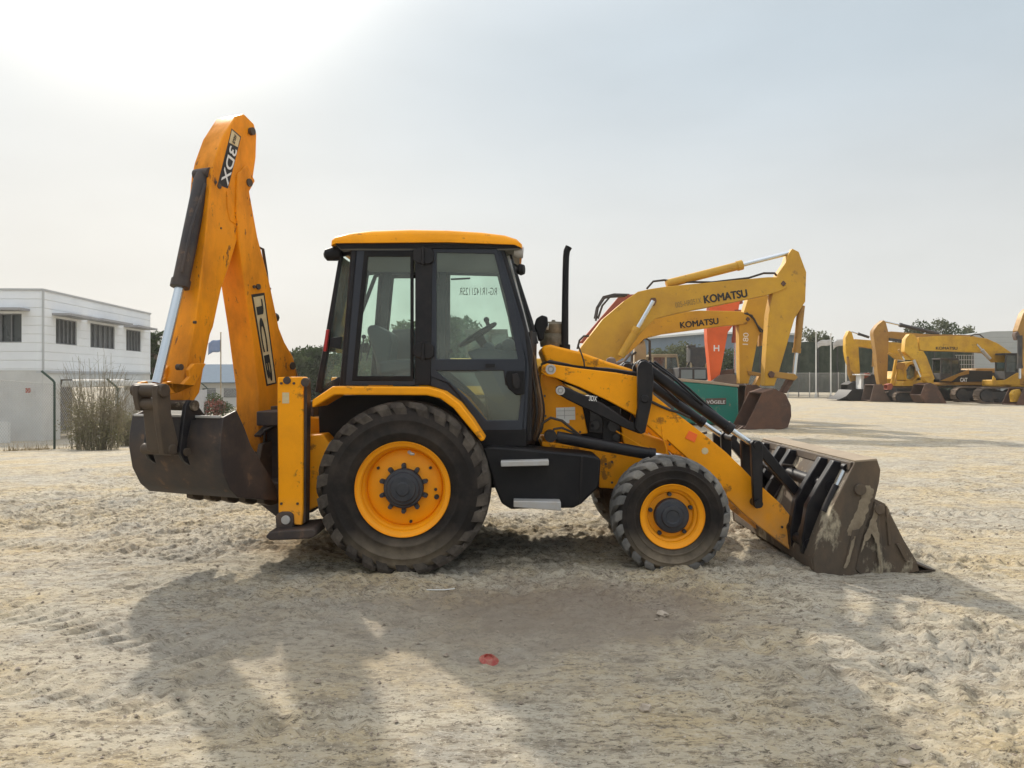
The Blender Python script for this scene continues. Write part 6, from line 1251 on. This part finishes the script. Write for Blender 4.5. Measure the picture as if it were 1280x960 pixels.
stm = mat('pale_stone', (.42, .36, .29), .9, dirt=(.25, .2, .15), amt=.5, scale=20, bump=.3); wst = mat('white_stone', (.6, .57, .5), .85, dirt=(.3, .25, .2), amt=.5, scale=25, bump=.3)
rock(onground(828, 772), .032, stm, 'stone', 'rounded brown stone on the damp patch before the front tyre', 'stone', seed=1); rock(onground(806, 887), .026, stm, 'stone', 'pale pointed stone on open sand below the front tyre', 'stone', .9, seed=2)
rock(onground(1130, 951), .024, stm, 'stone', 'pale broken stone at the bottom edge, right of centre', 'stone', seed=3)
# loose gravel: uncountable
def gravel():
    r = np.random.default_rng(21); vs = []; fs = []; base = [(1, 0, 0), (-1, 0, 0), (0, 1, 0), (0, -1, 0), (0, 0, 1), (0, 0, -1)]; tf = [(0, 2, 4), (2, 1, 4), (1, 3, 4), (3, 0, 4), (2, 0, 5), (1, 2, 5), (3, 1, 5), (0, 3, 5)]
    n = 8500; cl = r.uniform(-1, 1, (60, 2))*np.array([5.5, 3.8])+np.array([0, 6.4])
    for i in range(n):
        if i % 3 == 0: c = cl[r.integers(0, 60)]; x, y = c+r.normal(size=2)*.25
        else: x, y = r.uniform(-6, 6), 2.9+9*r.random()**1.4
        s_ = .0035+.010*r.random()**4*(1 if i % 9 else 1.8); z = gs(x, y); b = len(vs); j = r.uniform(.6, 1.3, (6, 3)); a = r.uniform(0, 6.28); ca_, sa = math.cos(a), math.sin(a)
        for k, (p_, q_, o_) in enumerate(base):
            X_, Y_, Z_ = p_*j[k, 0]*1.2, q_*j[k, 1], o_*j[k, 2]*.7; vs.append((x+s_*(X_*ca_-Y_*sa), y+s_*(X_*sa+Y_*ca_), z+s_*(.35+Z_)))
        fs += [tuple(b+k for k in t_) for t_ in tf]
    mb = MB(); mb.v = vs; mb.f = fs; o = mb.build('gravel', mat('gravel_grit', (.22, .18, .14), .95, dirt=(.45, .38, .3), amt=.8, scale=9), None, smooth=0, fix=False); o['kind'] = 'stuff'; o['label'] = 'loose grit and pebbles scattered on the sand'; o['category'] = 'gravel'
gravel()

# ------------------------------------------------------------------ thin dusty air
mb = MB(); mb.box(-1100, 1100, -120, 1300, -3.5, 14)
hz = bpy.data.materials.new('dusty_air'); hz.use_nodes = True; t = hz.node_tree; t.nodes.clear(); pv = N(t, 'ShaderNodeVolumePrincipled'); pv.inputs['Density'].default_value = .0005; pv.inputs['Color'].default_value = (.93, .92, .89, 1); pv.inputs['Anisotropy'].default_value = .3
ou = N(t, 'ShaderNodeOutputMaterial'); t.links.new(pv.outputs[0], ou.inputs['Volume']); o = mb.build('haze', hz, None, smooth=0); o['kind'] = 'stuff'; o['label'] = 'thin dusty haze over the yard'; o['category'] = 'haze'

# dry weeds and blown litter along the foot of the chain-link fence
def weeds():
    r = np.random.default_rng(33); mb = MB(); pts = [(-15.2, 17.2), (-14.75, 20.4), gp(68, 24), gp(147, 28.0), (-15.6, 34.5)]
    for i in range(2600):
        k = r.integers(0, 4); f_ = r.random(); x = pts[k][0]+(pts[k+1][0]-pts[k][0])*f_+r.normal()*.22; y = pts[k][1]+(pts[k+1][1]-pts[k][1])*f_+r.normal()*.15
        if math.sin(x*3+y*1.7) < -.2 and r.random() < .8: continue
        z = gz(x, y); h = .05+.28*r.random()**3; a = r.uniform(0, 6.28); lx, ly = r.normal()*.08, r.normal()*.08; w = .008
        mb.add([(x-w*math.cos(a), y-w*math.sin(a), z), (x+w*math.cos(a), y+w*math.sin(a), z), (x+lx, y+ly, z+h)], [(0, 1, 2)])
    o = mb.build('dry_weeds', leafmat('dry_weed_blades', (.15, .115, .06), (.24, .19, .11)), None, smooth=0, fix=False); tag(o, 'dry weeds along the foot of the chain-link fence', 'weeds', None, 'stuff')
weeds()
